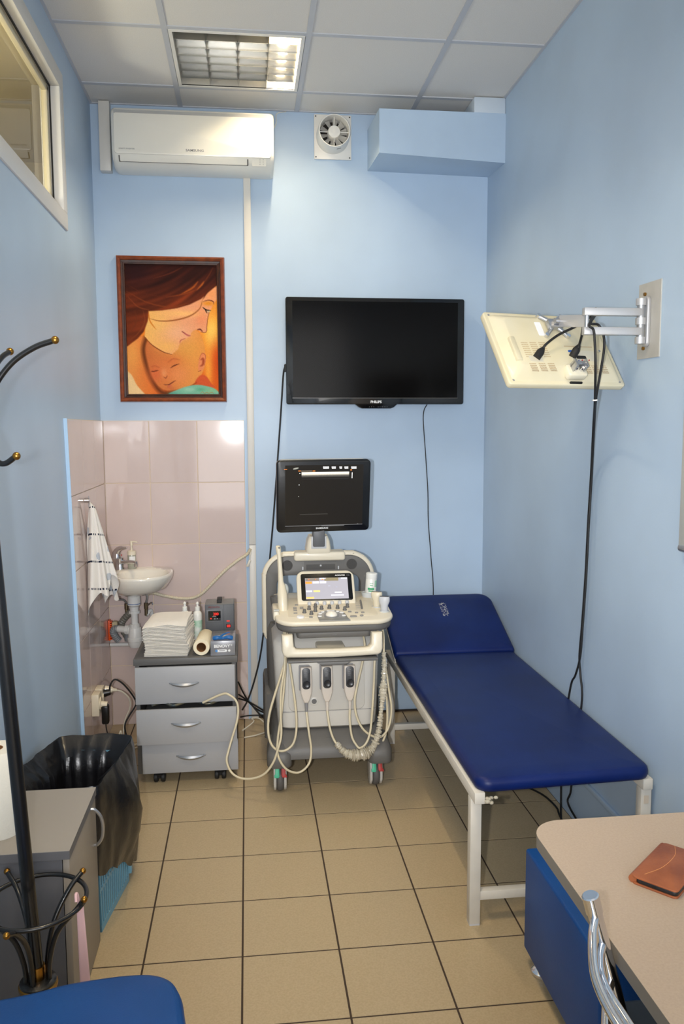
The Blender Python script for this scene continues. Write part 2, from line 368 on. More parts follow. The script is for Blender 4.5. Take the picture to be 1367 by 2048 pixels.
# painting in a wooden frame
pa = thing('framed_painting', 'framed oil painting of a woman bending over a sleeping baby', 'painting', (.385, 0, 1.76))
PX0, PX1, PZ0, PZ1 = .106, .666, 1.762, 2.52
WOOD = mat('reddish_frame_wood', (138, 66, 28), .35, rgb2=(112, 50, 20), vscale=30, coat=.3)
WOOD2 = mat('dark_inner_wood', (70, 34, 18), .4, rgb2=(52, 24, 12), vscale=30)
fpro = [(0, 0, 0), (.004, .026, 0), (.012, .03, 0), (.022, .024, 0), (.024, .016, 1), (.034, .013, 1), (.036, .016, 1), (.042, .014, 1), (.044, .004, 1), (.044, 0, 1)]
def frail(lo, hi, which, m):
    sel = fpro[:5] if which == 0 else fpro[4:]
    def c(i, d): return [(PX0+d, PZ0+d), (PX1-d, PZ0+d), (PX1-d, PZ1-d), (PX0+d, PZ1-d)][i]
    rings = [[Vector((*c(i, d)[:1], -h, c(i, d)[1])) for d, h, _ in sel] for i in (lo, hi)]
    t = ring_loft(rings, False, False, closed=False); return t
for i in range(4):
    obj('frame_rail', frail(i, (i+1) % 4, 0, None), WOOD, pa, recalc=False if 0 else True)
    obj('frame_slip', frail(i, (i+1) % 4, 1, None), WOOD2, pa)
def painting():
    W, H = 150, 206
    gx, gy = np.meshgrid(np.linspace(215, 1085, W), np.linspace(170, 1375, H))
    def sd(poly):
        P = np.array(poly, float); d = np.full(gx.shape, 1e9); ins = np.zeros(gx.shape, bool); n = len(P)
        for i in range(n):
            a, b_ = P[i], P[(i+1) % n]; e = b_-a; L2 = e@e+1e-9
            t_ = np.clip(((gx-a[0])*e[0]+(gy-a[1])*e[1])/L2, 0, 1)
            d = np.minimum(d, np.hypot(gx-a[0]-t_*e[0], gy-a[1]-t_*e[1]))
            c = ((a[1] > gy) != (b_[1] > gy)); xx = a[0]+(gy-a[1])/(b_[1]-a[1]+1e-12)*e[0]; ins ^= (c & (gx < xx))
        return np.where(ins, -d, d)
    def sm(p): return [tuple(v.xy) for v in cr([(x, y, 0) for x, y in p], 6, True)]
    img = np.zeros(gx.shape+(3,))
    rng = np.random.RandomState(3)
    def lerp(a, b_, t_): return np.array(a, float)*(1-t_[..., None])+np.array(b_, float)*t_[..., None]
    cl = lambda v: np.clip(v, 0, 1)
    def put(mask, colr):
        nonlocal img
        img = img*(1-mask[..., None])+np.asarray(colr, float)*mask[..., None]
    def fill(poly, colr, soft=8, curve=True): put(cl(.5-sd(sm(poly) if curve else poly)/soft), colr)
    def stroke(pts, w_, colr, soft=5, taper=True, op=1):
        Q = [v.xy for v in cr([(x, y, 0) for x, y in pts], 8)]; d = np.full(gx.shape, 1e9)
        for i, (a, b_) in enumerate(zip(Q, Q[1:])):
            f = (i+.5)/(len(Q)-1); ww = w_*(math.sin(math.pi*min(1, max(0, f)))**.6 if taper else 1)
            e = b_-a; t_ = np.clip(((gx-a.x)*e.x+(gy-a.y)*e.y)/(e.dot(e)+1e-9), 0, 1)
            d = np.minimum(d, np.hypot(gx-a.x-t_*e.x, gy-a.y-t_*e.y)-ww/2)
        put(cl(.5-d/soft)*op, colr)
    def blob(x, y, rx, ry, colr, op=1): put(np.exp(-(((gx-x)/rx)**2+((gy-y)/ry)**2))*op, colr)
    # glowing background
    img[:] = lerp((238, 150, 52), (222, 110, 40), cl((gy-700)/600))
    blob(1030, 800, 90, 190, (252, 218, 118), .95); blob(1060, 480, 40, 140, (226, 160, 80), .6); blob(1085, 1050, 75, 190, (212, 92, 36), .95); blob(985, 1150, 40, 200, (250, 190, 90), .7)
    # shoulder
    fill([(150, 860), (340, 830), (410, 900), (470, 1150), (560, 1420), (150, 1420)], lerp((232, 158, 92), (228, 128, 62), cl((gx-225)/260)), 10)
    blob(270, 1000, 70, 160, (240, 176, 96), .6)
    fill([(150, 1150), (240, 1180), (300, 1290), (390, 1420), (150, 1420)], (240, 208, 160), 10)
    # baby
    stroke([(400, 850), (372, 960), (395, 1100), (440, 1230), (520, 1345), (620, 1370)], 40, (70, 34, 18), 40, False, .7)
    fill([(392, 950), (430, 860), (560, 800), (760, 760), (890, 780), (945, 880), (960, 1010), (950, 1120), (890, 1230), (800, 1300), (640, 1345), (520, 1310), (450, 1210), (410, 1080)], lerp((208, 126, 74), (230, 160, 88), cl((gx-400)/450)), 10)
    blob(560, 1160, 150, 110, (224, 132, 84), .55); blob(790, 940, 130, 110, (226, 172, 92), .6); blob(700, 1190, 110, 90, (236, 158, 106), .6); blob(480, 1190, 60, 60, (222, 118, 76), .6); blob(640, 1060, 90, 40, (222, 128, 76), .5)
    fill([(860, 1280), (900, 1200), (960, 1200), (1010, 1270), (1040, 1310)], (214, 104, 62), 10)
    fill([(900, 1040), (930, 985), (962, 1000), (962, 1060), (940, 1130), (905, 1160), (888, 1130)], (230, 150, 104), 6)
    stroke([(915, 1050), (938, 1040), (935, 1090), (908, 1110)], 20, (176, 88, 56), 12); stroke([(895, 1060), (925, 992), (962, 1010), (950, 1100)], 6, (190, 104, 70), 5); stroke([(885, 1160), (915, 1150)], 4, (140, 64, 40), 4)
    stroke([(435, 1162), (470, 1158), (507, 1150)], 9, (104, 46, 30), 5); stroke([(622, 1128), (660, 1105), (708, 1088)], 10, (104, 46, 30), 5); stroke([(440, 1120), (475, 1108), (520, 1125)], 8, (190, 98, 60), 12, op=.7); stroke([(600, 1075), (650, 1042), (710, 1050)], 10, (192, 104, 62), 14, op=.7)
    stroke([(555, 1212), (575, 1222), (592, 1198)], 9, (150, 72, 46), 6); blob(560, 1175, 26, 40, (240, 176, 124), .6)
    stroke([(553, 1283), (600, 1285), (640, 1262), (672, 1243)], 9, (112, 48, 44), 5); stroke([(590, 1305), (630, 1290)], 14, (206, 112, 96), 10, op=.8); blob(620, 1318, 50, 20, (196, 108, 74), .5)
    stroke([(870, 1262), (800, 1305), (700, 1335), (600, 1345)], 12, (110, 50, 26), 14, op=.7)
    # woman's face
    face = [(420, 580), (640, 560), (900, 470), (1000, 400), (1090, 360), (1090, 470), (1040, 540), (1003, 610), (985, 690), (978, 775), (960, 795), (925, 788), (885, 768), (850, 775), (826, 800), (822, 826), (790, 845), (745, 870), (715, 905), (700, 950), (640, 1000), (560, 978), (450, 910), (385, 835), (400, 720)]
    fill(face, lerp((242, 190, 116), (234, 170, 130), cl((gx-420)/350)), 7, False)
    blob(520, 720, 110, 90, (244, 198, 122), .6); blob(700, 800, 130, 80, (240, 190, 156), .6); blob(930, 660, 60, 80, (236, 150, 108), .6); blob(600, 930, 110, 50, (244, 192, 110), .6); blob(1030, 430, 60, 60, (238, 164, 100), .6); blob(760, 620, 160, 30, (252, 208, 130), .6)
    stroke([(1003, 605), (985, 690), (978, 775), (958, 794), (925, 787)], 5, (140, 62, 48), 4, False); stroke([(886, 768), (915, 764), (938, 782)], 12, (110, 46, 36), 6)
    stroke([(740, 782), (770, 805), (800, 822), (824, 822)], 14, (196, 110, 104), 6); stroke([(718, 896), (728, 868), (775, 848)], 8, (190, 104, 84), 6); stroke([(738, 784), (768, 800)], 6, (120, 52, 50), 4)
    stroke([(385, 835), (450, 910), (560, 978), (640, 1000)], 7, (126, 60, 34), 6)
    blob(1000, 522, 60, 22, (226, 152, 44), .9); stroke([(950, 505), (1000, 492), (1045, 503), (1052, 530)], 9, (120, 56, 40), 5); stroke([(942, 556), (975, 580), (1022, 588)], 11, (40, 26, 20), 4); stroke([(968, 580), (985, 612)], 10, (46, 36, 26), 4); blob(1000, 596, 14, 8, (190, 206, 180), .7)
    # hair
    hair = [(150, 120), (1120, 120), (1120, 330), (1060, 372), (1000, 420), (930, 482), (820, 535), (700, 570), (560, 592), (432, 600), (420, 690), (380, 790), (320, 855), (225, 925), (150, 950)]
    hm = cl(.5-sd(hair)/8)
    ang = (gy-170)+.55*(gx-215)+.00045*(gx-650)**2
    st = sum(np.sin(ang/p+rng.rand()*6+np.sin(gx/170+q)*1.3)*a for p, a, q in ((9, .22, 0), (17, .3, 1), (33, .35, 2), (61, .35, 4)))
    base = lerp((66, 28, 20), (124, 58, 28), cl((gy-250)/330+(st*.28)))
    base = base*(1+.16*st[..., None])
    put(hm, np.clip(base, 0, 255))
    put(hm*np.exp(-(((gx-330)/150)**2+((gy-260)/110)**2))*.55, (54, 24, 34))
    for pts, w_, c_ in (([(740, 440), (850, 380), (905, 320)], 16, (186, 104, 40)), ([(890, 400), (940, 350), (965, 316)], 14, (200, 118, 48)), ([(230, 420), (420, 520), (640, 560), (820, 520)], 12, (142, 72, 34)), ([(240, 470), (330, 560), (440, 590)], 10, (150, 80, 40)), ([(480, 300), (640, 250), (760, 190)], 10, (120, 58, 36)), ([(600, 470), (760, 440), (880, 400)], 10, (156, 80, 34)), ([(380, 600), (390, 700), (330, 800), (235, 880)], 9, (150, 84, 44)), ([(300, 590), (310, 700), (250, 800)], 8, (120, 62, 34)), ([(960, 330), (1010, 260), (1050, 190)], 10, (120, 60, 30)), ([(240, 360), (400, 440), (600, 470)], 8, (104, 48, 26))):
        stroke(pts, w_, c_, 9, op=.8)
    stroke([(945, 480), (915, 570), (820, 640), (680, 680), (540, 690), (440, 670)], 12, (170, 104, 56), 6); stroke([(428, 600), (440, 690), (495, 768)], 11, (214, 132, 44), 7); stroke([(1050, 340), (1000, 400), (950, 480)], 14, (96, 46, 24), 8)
    # blanket and signature
    fill([(560, 1420), (600, 1370), (690, 1330), (780, 1300), (870, 1285), (960, 1296), (1050, 1325), (1120, 1400), (1120, 1420)], (136, 190, 166), 8)
    blob(800, 1330, 60, 20, (176, 214, 190), .7); blob(910, 1330, 50, 16, (92, 168, 130), .6); blob(1000, 1340, 50, 20, (160, 200, 150), .6); blob(640, 1365, 50, 14, (96, 160, 150), .6)
    stroke([(905, 1366), (925, 1352), (945, 1368), (965, 1356), (985, 1366), (1010, 1356), (1030, 1364)], 4, (190, 130, 60), 3, False)
    img = np.clip(img*(1+.05*(rng.rand(H, W, 1)-.5)), 0, 255)/255.
    img = img**1.22
    img = np.where(img <= .04045, img/12.92, ((img+.055)/1.055)**2.4)
    d = .042; xs = np.linspace(PX0+d, PX1-d, W); zs = np.linspace(PZ1-d, PZ0+d, H)
    X, Z = np.meshgrid(xs, zs)
    vs = np.stack([X.ravel(), np.full(X.size, -.005), Z.ravel()], 1)-np.array(ORG[pa])
    idx = np.arange(W*H).reshape(H, W); fc = np.stack([idx[:-1, :-1], idx[1:, :-1], idx[1:, 1:], idx[:-1, 1:]], -1).reshape(-1, 4)
    me = bpy.data.meshes.new('canvas'); me.from_pydata(vs.tolist(), [], fc.tolist())
    at = me.color_attributes.new('paint', 'FLOAT_COLOR', 'POINT'); at.data.foreach_set('color', np.concatenate([img.reshape(-1, 3), np.ones((W*H, 1))], 1).ravel())
    m = mat('oil_paint', (128, 128, 128), .75, bump=.08, bscale=160, spec=.15); nt = m.node_tree; a_ = nt.nodes.new('ShaderNodeVertexColor'); a_.layer_name = 'paint'
    nt.links.new(a_.outputs[0], nt.nodes['Principled BSDF'].inputs['Base Color'])
    me.materials.append(m); o = bpy.data.objects.new('canvas', me); COL.objects.link(o); o.parent = pa
painting()
# television
tv = thing('television', 'large black flat television hung on the back wall with a dark screen', 'television', (1.46, 0, 1.74))
TX, TZ = 1.4625, 2.0285; M = BACK(TX, -.045, TZ)
bz = rrect(.964, .562, .012, 4)
chin = [(.115, -.281), (.098, -.296), (.08, -.303), (-.075, -.303), (-.093, -.296), (-.113, -.281)]
i0 = max(range(len(bz)), key=lambda i: (bz[i][1] < -.28, bz[i][0] < 0, bz[i][0]))
low = [p for p in bz if p[1] < -.2 and p[0] < 0]; 
poly = [p for p in bz if not (p[1] < -.2 and p[0] > 0)]+chin[::-1]+[p for p in bz if p[1] < -.2 and p[0] > 0]
obj('bezel', prism(poly, 0, .045, M, .004), GLOSSBLK, tv)
obj('back_cover', prism(rrect(.86, .48, .03, 4), -.03, 0, M, .01), BLACK, tv)
TVS = mat('tv_screen', (8, 7, 7), .16, spec=.12)
obj('screen', prism(rrect(.892, .506, .001, 1, 0, .008), .045, .0455, M), TVS, tv, smooth=0)
obj('screen_edge', prism(rrect(.9, .004, .001, 1, 0, -.247), .0445, .0465, M), mat('tv_edge', (60, 58, 54), .3), tv, smooth=0)
obj('wall_bracket', bx(1.3, 1.62, -.018, 0, 1.9, 2.15), BLACK, tv, smooth=0)
text('logo', 'PHILIPS', .018, BACK(TX+.0, -.0905, TZ-.268), PRINTW, tv, sx=1.05, bold=.0006)
for k in (-3, -2, -1, 1, 3, 4, 5): obj('button_mark', cyl((TX+.012*k, -.0885, TZ-.294), (TX+.012*k, -.0905, TZ-.294), .0015, seg=6), PRINTG, tv)
# ------------------------------------------------------------------ ceiling lights
def ceiling_light(x0, y0, lit, label):
    r = thing('ceiling_light', label, 'ceiling light', (x0+.3, y0+.3, RH))
    x1, y1 = x0+.6, y0+.6; a, c = .014, .03
    b = NB()
    for q in ((x0+a, x1-a, y0+a, y0+c), (x0+a, x1-a, y1-c, y1-a), (x0+a, x0+c, y0+c, y1-c), (x1-c, x1-a, y0+c, y1-c)): bx(*q, RH-.003, RH+.004, bm=b)
    obj('rim', b, WHITE, r, smooth=0)
    b = bx(x0+a, x1-a, y0+a, y1-a, RH+.078, RH+.085)
    for q in ((x0+c-.004, x0+c, y0+c, y1-c), (x1-c, x1-c+.004, y0+c, y1-c), (x0+c, x1-c, y0+c-.004, y0+c), (x0+c, x1-c, y1-c, y1-c+.004)): bx(*q, RH, RH+.08, bm=b)
    obj('housing', b, mat('lamp_housing', (200, 196, 186), .4, metal=.3), r, smooth=0)
    LV = mat('louver_aluminium', (205, 204, 200), .12, metal=1)
    W = .6-2*c; cw = W/4
    for k in range(1, 4):
        x = x0+c+cw*k; t = NB()
        rings = [[Vector((x-.014, y, RH+.05)), Vector((x-.004, y, RH+.02)), Vector((x, y, RH)), Vector((x+.004, y, RH+.02)), Vector((x+.014, y, RH+.05))] for y in (y0+c, y1-c)]
        obj('louver_rail', ring_loft(rings), LV, r, smooth=30)
    for k in range(4):
        for j in range(1, 7):
            y = y0+c+(W/7)*j; xa, xb = x0+c+cw*k+.002, x0+c+cw*(k+1)-.002
            rings = [[Vector((x, y-.007, RH+.042)), Vector((x, y-.001, RH+.003)), Vector((x, y+.001, RH+.003)), Vector((x, y+.007, RH+.042))] for x in (xa, xb)]
            obj('louver_blade', ring_loft(rings), LV, r, smooth=30)
        xm = x0+c+cw*(k+.5); on = lit[k]
        tm = mat('tube_off', (225, 222, 214), .3) if not on else mat('tube_lit_%d' % int(on), (255, 250, 235), .3, emis=(255, 236, 200), es=on)
        tb = obj('tube', cyl((xm, y0+c+.02, RH+.058), (xm, y1-c-.02, RH+.058), .013, seg=12), tm, r)
        for yy in (y0+c, y1-c-.02): obj('tube_cap', cyl((xm, yy, RH+.058), (xm, yy+.02, RH+.058), .0135, seg=12), LGREY, tb)
        if on: area('ceiling_tube_glow', (xm, y0+.3, RH+.043), (0, 0, -1), .035, .5, on*.8, (1, .8, .52))
    return r
ceiling_light(.4549, -.8517, (0, 0, 0, 20), 'recessed square ceiling light with aluminium louvers and one lit tube')
ceiling_light(.4549, -3.2517, (9, 9, 9, 9), 'recessed square ceiling light out of view over the middle of the room')  # unseen fixture, placed mid-room to brighten the side walls
# ------------------------------------------------------------------ examination couch
VINYL = mat('navy_vinyl', (11, 33, 92), .42, bump=.06, bscale=300, rgb2=(9, 27, 80), vscale=5, spec=.25)
SCUFF = VINYL
def scuffed():
    m = VINYL.copy(); m.name = 'navy_vinyl_cracked'; nt = m.node_tree; b = nt.nodes['Principled BSDF']; N = nt.nodes.new; L = nt.links.new
    tc = N('ShaderNodeTexCoord'); v = N('ShaderNodeTexVoronoi'); v.feature = 'DISTANCE_TO_EDGE'; v.inputs['Scale'].default_value = 55
    L(tc.outputs['Object'], v.inputs['Vector'])
    lt = N('ShaderNodeMath'); lt.operation = 'LESS_THAN'; lt.inputs[1].default_value = .045; L(v.outputs['Distance'], lt.inputs[0])
    mp = N('ShaderNodeMapping'); mp.inputs['Location'].default_value = (.0, 0, 0); L(tc.outputs['Object'], mp.inputs['Vector'])
    dv = N('ShaderNodeVectorMath'); dv.operation = 'DISTANCE'; dv.inputs[1].default_value = CRK; L(mp.outputs[0], dv.inputs[0])
    sx = N('ShaderNodeSeparateXYZ'); L(tc.outputs['Object'], sx.inputs[0])
    dx = N('ShaderNodeMath'); dx.operation = 'MULTIPLY_ADD'; dx.inputs[1].default_value = 1; dx.inputs[2].default_value = -CRK[0]; L(sx.outputs[0], dx.inputs[0])
    ab = N('ShaderNodeMath'); ab.operation = 'ABSOLUTE'; L(dx.outputs[0], ab.inputs[0])
    l1 = N('ShaderNodeMath'); l1.operation = 'LESS_THAN'; l1.inputs[1].default_value = .018; L(ab.outputs[0], l1.inputs[0])
    l2 = N('ShaderNodeMath'); l2.operation = 'LESS_THAN'; l2.inputs[1].default_value = .062; L(dv.outputs['Value'], l2.inputs[0])
    m1 = N('ShaderNodeMath'); m1.operation = 'MULTIPLY'; L(lt.outputs[0], m1.inputs[0]); L(l1.outputs[0], m1.inputs[1])
    m2 = N('ShaderNodeMath'); m2.operation = 'MULTIPLY'; L(m1.outputs[0], m2.inputs[0]); L(l2.outputs[0], m2.inputs[1])
    mx = N('ShaderNodeMix'); mx.data_type = 'RGBA'; src = b.inputs['Base Color'].links[0].from_socket
    L(src, mx.inputs[6]); mx.inputs[7].default_value = lin((190, 190, 186)); L(m2.outputs[0], mx.inputs[0]); L(mx.outputs[2], b.inputs['Base Color']); return m
PAINT = mat('ivory_painted_steel', (214, 208, 196), .4, var=.05, vscale=9)
BASE = Vector((1.775, -1.15, 0)); co = thing('examination_couch', 'navy blue padded examination couch with raised headrest and white steel legs', 'couch', BASE)
CX0, CX1 = 1.474, 2.072
def pad(M, w_, l_, h_, r, name, m):
    P0 = rrect(w_, l_, r, 6)
    def ins(d): return rrect(w_-2*d, l_-2*d, [max(.004, q-d) for q in r], 6)
    rings = [[Vector((x, y, z)) for x, y in ins(d)] for d, z in ((.016, 0), (.004, .004), (0, .014), (0, h_-.02), (.003, h_-.01), (.01, h_-.003), (.022, h_), (.08, h_+.004))]
    t = ring_loft(rings); t.transform(M)
    if name == 'mattress':
        for v in t.verts:
            if v.co.y < -1.9: v.co.y += .03*(v.co.x-CX0)/.6
    return obj(name, t, m, co, smooth=60)
pad(frame(((CX0+CX1)/2, -1.345, .472), (1, 0, 0), (0, 1, 0)), CX1-CX0, 1.446, .045, (.012, .012, .05, .05), 'mattress', VINYL)
HA = math.atan2(.19, .46); hy, hz = -.622, .485
HM = frame(((CX0+CX1)/2, hy+math.cos(HA)*.25, hz+math.sin(HA)*.25), (1, 0, 0), (0, math.cos(HA), math.sin(HA)))
CRK = tuple(Vector((1.79, -.33, .68))-BASE)
pad(HM, CX1-CX0+.008, .5, .05, (.075, .075, .014, .014), 'headrest', scuffed())
for x in (CX0-.008, CX1-.03):
    obj('side_rail', bx(x, x+.034, -2.062 if x < 1.8 else -2.03, -.38, .436, .474, .003), PAINT, co)
    obj('headrest_bracket', bx(x+.006, x+.028, -.005, .4, -.012, 0, .001, M=frame((0, hy, hz), (1, 0, 0), (0, math.cos(HA), math.sin(HA)))), PAINT, co)
    for y in (-2.0, -.449): 
        lg = obj('leg', bx(x, x+.036, y-.018, y+.018, .006, .435, .002), PAINT, co)
        obj('foot_cap', bx(x+.001, x+.035, y-.017, y+.017, 0, .008), LGREY, lg, smooth=0)
for y, z in ((-2.0, .115), (-.449, .1)): obj('cross_rail', bx(CX0+.026, CX1-.028, y-.014, y+.014, z-.03, z, .002), PAINT, co)
for y in (-1.9, -.4, -1.2): obj('cross_bar', bx(CX0+.024, CX1-.03, y-.015, y+.015, .438, .47, .002), PAINT, co)
obj('asset_tag', bx(CX1-.02, CX1-.004, -2.0195, -2.018, .385, .412), mat('tag_paper', (206, 190, 170), .6), co, smooth=0)
t = NB()
for k in range(9):
    sph((CX0+.045+random.uniform(-.016, .016), -2.055+random.uniform(-.008, .006), .452+random.uniform(-.014, .008)), random.uniform(.006, .011), 8, (1, .8, .7), bm=t)
obj('torn_lining', t, mat('lining', (176, 168, 150), .9), co, smooth=0)
# ------------------------------------------------------------------ drawer cabinet
CABL = mat('grey_laminate_front', (164, 165, 168), .45, bump=.02, bscale=200); CABD = mat('dark_grey_laminate', (92, 91, 90), .5, bump=.03, bscale=150)
dc = thing('drawer_cabinet', 'grey drawer cabinet on black casters under the stack of white sheets', 'cabinet', (.475, -.6, 0))
b = bx(.25, .268, -.786, -.4, .045, .556); bx(.684, .702, -.786, -.4, .045, .556, bm=b); bx(.268, .684, -.41, -.4, .045, .556, bm=b); bx(.268, .684, -.78, -.41, .045, .06, bm=b)
obj('carcass', b, CABD, dc, smooth=0)
obj('worktop', bx(.243, .71, -.795, -.395, .556, .586, .002), CABD, dc)
for (a, c, y, z0, z1, hx, hz_) in ((.25, .697, -.803, .378, .549, .468, .473), (.257, .703, -.85, .205, .366, .476, .302), (.273, .706, -.812, .054, .198, .492, .134)):
    d = obj('drawer', bx(a, c, y, y+.016, z0, z1, .0015), CABL, dc)
    obj('drawer_box', bx(.275, .68, y+.016, -.42, z0+.02, z1-.06, .001), CABD, dc, smooth=0)
    n = 14; rings = []
    for i in range(n+1):
        f = i/n*2-1; hh = .0085*(1-.75*f*f)+.0008; out = .002+.02*(1-f*f)
        rings.append([Vector((hx+f*.067, y-out+.0, hz_+hh-.006*(1-f*f))), Vector((hx+f*.067, y-out-.004*(1-f*f)-.0015, hz_-.006*(1-f*f))), Vector((hx+f*.067, y-out, hz_-hh-.006*(1-f*f))), Vector((hx+f*.067, y-out+.003, hz_-.006*(1-f*f)))])
    h = ring_loft(rings)
    for s in (-1, 1): cyl((hx+s*.058, y, hz_-.001), (hx+s*.058, y-.008, hz_-.002), .004, seg=8, bm=h)
    obj('handle', h, STEEL, d, smooth=40)
# things stuffed into the open second drawer
obj('drawer_clutter', tube([(.32, -.8, .372), (.37, -.79, .38), (.42, -.81, .371), (.5, -.78, .38), (.57, -.81, .372), (.62, -.79, .378)], .006, 6), mat('clutter_foil', (120, 112, 90), .3, metal=.4, rgb2=(40, 70, 90), vscale=40), label='crumpled foil and wires lying in the open drawer', cat='clutter')
for x, y in ((.345, -.775), (.622, -.775), (.345, -.45), (.622, -.45)):
    b = cyl((x-.026, y, .023), (x-.006, y, .023), .023, seg=20, bev=.004); cyl((x+.006, y, .023), (x+.026, y, .023), .023, seg=20, bev=.004, bm=b); cyl((x-.008, y, .023), (x+.008, y, .023), .008, seg=10, bm=b)
    cyl((x, y, .03), (x, y, .054), .008, seg=10, bm=b); lathe([(.02, .03), (.024, .042), (.012, .048)], (x, y, 0), bm=b, seg=14)
    obj('caster', b, RUBBER, dc)
# ------------------------------------------------------------------ things on the drawer cabinet
TZ0 = .586
SHEET = mat('white_tissue', (236, 232, 224), .9, bump=.1, bscale=60)
b = NB(); n = 52; Hs = .155
for i in range(n):
    f = i/n; z = TZ0+.001+Hs*f; ang = math.radians(-4+random.uniform(-1.4, 1.4)+2*math.sin(f*7)); sw = .197*(1-.03*f)+random.uniform(-.005, .005); sl = .245+random.uniform(-.005, .005)
    cx_, cy_ = .392+.004*math.sin(f*5)+random.uniform(-.0015, .0015), -.642+.003*math.sin(f*9)
    M = Matrix.Translation((cx_, cy_, z)) @ Matrix.Rotation(ang, 4, 'Z')
    th = Hs/n
    P = rrect(sw, sl, .006, 2); m_ = []
    def sag(x, y): return -.010*f*max(0, (-y/sl*2))**3+.004*f*math.sin(x*40+i)*max(0, -y/sl*2) - .012*f*max(0, -x/sw*2)**4
    rings = []
    N1 = 12
    t = NB(); vt = {}
    for u in range(N1+1):
        for v in range(N1+1):
            x = (u/N1-.5)*sw; y = (v/N1-.5)*sl; e = max(abs(u/N1-.5), abs(v/N1-.5))*2
            th2 = th*(.9 if e < .99 else .25)
            vt[u, v] = t.verts.new((x, y, sag(x, y)+th2))
    for u in range(N1):
        for v in range(N1): t.faces.new((vt[u, v], vt[u+1, v], vt[u+1, v+1], vt[u, v+1]))
    # rim down to the sheet below
    bd = [vt[u, 0] for u in range(N1+1)]+[vt[N1, v] for v in range(1, N1+1)]+[vt[u, N1] for u in range(N1-1, -1, -1)]+[vt[0, v] for v in range(N1-1, 0, -1)]
    lowv = [t.verts.new((q.co.x*.985, q.co.y*.985, q.co.z-th*.6)) for q in bd]
    for k in range(len(bd)): t.faces.new((bd[k], lowv[k], lowv[(k+1) % len(bd)], bd[(k+1) % len(bd)]))
    t.transform(M); join(b, t)
obj('folded_sheet_stack', b, SHEET, None, smooth=40, label='tall stack of folded white disposable sheets on the drawer cabinet', cat='sheets', kind='stuff', recalc=False)
PAPER = mat('cream_paper', (238, 226, 196), .85, bump=.05, bscale=120); CARD = mat('brown_card', (150, 104, 62), .85)
pr = thing('paper_roll', 'cream paper roll lying on its side beside the glove box', 'paper roll', (.548, -.65, TZ0))
MRL = frame((.546, -.765, TZ0+.0385), (1, 0, 0), (0, 0, 1), (0, -1, 0)) @ Matrix.Rotation(math.radians(-4), 4, 'Y')
obj('paper', lathe([(.022, 0), (.0365, 0), (.038, -.003), (.038, -.19), (.036, -.193), (.022, -.193)], M=MRL, seg=36, cap0=False, cap1=False), PAPER, pr)
obj('core', lathe([(.0222, -.193), (.0222, .0004), (.0205, .0004), (.0205, -.193)], M=MRL, seg=28, cap0=False, cap1=False), CARD, pr)
gb = thing('glove_box', 'silver grey box of disposable gloves with a blue glove poking out', 'glove box', (.642, -.68, TZ0))
SILV = mat('silver_card', (150, 151, 156), .25, metal=.35)
obj('box', bx(.588, .7, -.775, -.58, TZ0, TZ0+.067, .0015), SILV, gb)
obj('lid_slot', prism(rrect(.075, .05, .024, 6, .64, -.69), TZ0+.0668, TZ0+.0675), mat('slot_film', (196, 190, 186), .3), gb)
Mg = BACK(.642, -.7752, TZ0+.043)
text('brand_name', 'BENOVY', .0185, Mg @ Matrix.Translation((-.002, 0, 0)), PRINTW, gb, bold=.0006, sx=1.02); text('registered_mark', '®', .011, Mg @ Matrix.Translation((.041, .004, 0)), PRINTW, gb)
obj('print_band', prism(rrect(.054, .012, .0058, 5, -.006, -.021), 0, .0004, Mg), PRINTW, gb, smooth=0); obj('print_dot', prism(rrect(.011, .011, .0054, 5, .031, -.021), 0, .0004, Mg), PRINTW, gb, smooth=0); obj('print_mark', prism(rrect(.012, .012, .0059, 5, -.027, -.021), .0004, .0008, Mg), mat('blue_print', (80, 140, 200), .5), gb, smooth=0)
obj('print_line', prism(rrect(.026, .0028, .001, 1, -.002, -.021), .0004, .0007, Mg), PRINTG, gb, smooth=0)
GLV = mat('blue_nitrile', (30, 100, 165), .45, bump=.2, bscale=60)
t = tube([(.6, -.752, TZ0+.076), (.62, -.756, TZ0+.079), (.645, -.75, TZ0+.075), (.668, -.754, TZ0+.079), (.688, -.75, TZ0+.074)], .008, 10, rf=lambda f, i: .0085+.002*math.sin(f*9)); tube([(.63, -.73, TZ0+.075), (.65, -.715, TZ0+.085), (.675, -.705, TZ0+.09)], .005, 8, rf=lambda f, i: .006*(1-.7*f), bm=t)
obj('blue_glove', t, GLV, label='crumpled blue glove lying on top of the silver glove box', cat='glove')
# voltage stabiliser
vs = thing('voltage_stabilizer', 'grey voltage stabilizer with red digital display behind the glove box', 'stabilizer', (.625, -.5, TZ0))
VSX0, VSX1, VY = .553, .693, -.53
obj('case', bx(VSX0, VSX1, VY, VY+.125, TZ0+.004, TZ0+.188, .006), mat('stab_grey', (122, 121, 120), .45), vs)
obj('front_panel', bx(VSX0+.001, VSX1-.001, VY-.008, VY, TZ0+.004, TZ0+.186, .002), mat('stab_front', (84, 86, 90), .5), vs)
Mv = BACK(VSX0, VY-.008, TZ0)
dw = obj('display_bezel', prism(rrect(.077, .062, .002, 2, .046, .132), 0, .003, Mv, .001), mat('stab_front2', (98, 100, 104), .5), vs)
ds = obj('display_window', prism(rrect(.06, .048, .002, 2, .046, .132), .003, .0036, Mv), GLOSSBLK, vs, smooth=0)
RED = mat('red_led', (255, 40, 20), .4, emis=(255, 30, 16), es=1.0)
text('digits', '200', .019, Mv @ Matrix.Translation((.053, .14, .0038)), RED, vs, sx=.9)
obj('led', cyl(Mv @ Vector((.029, .119, .0036)), Mv @ Vector((.029, .119, .0046)), .003, seg=12), RED, vs)
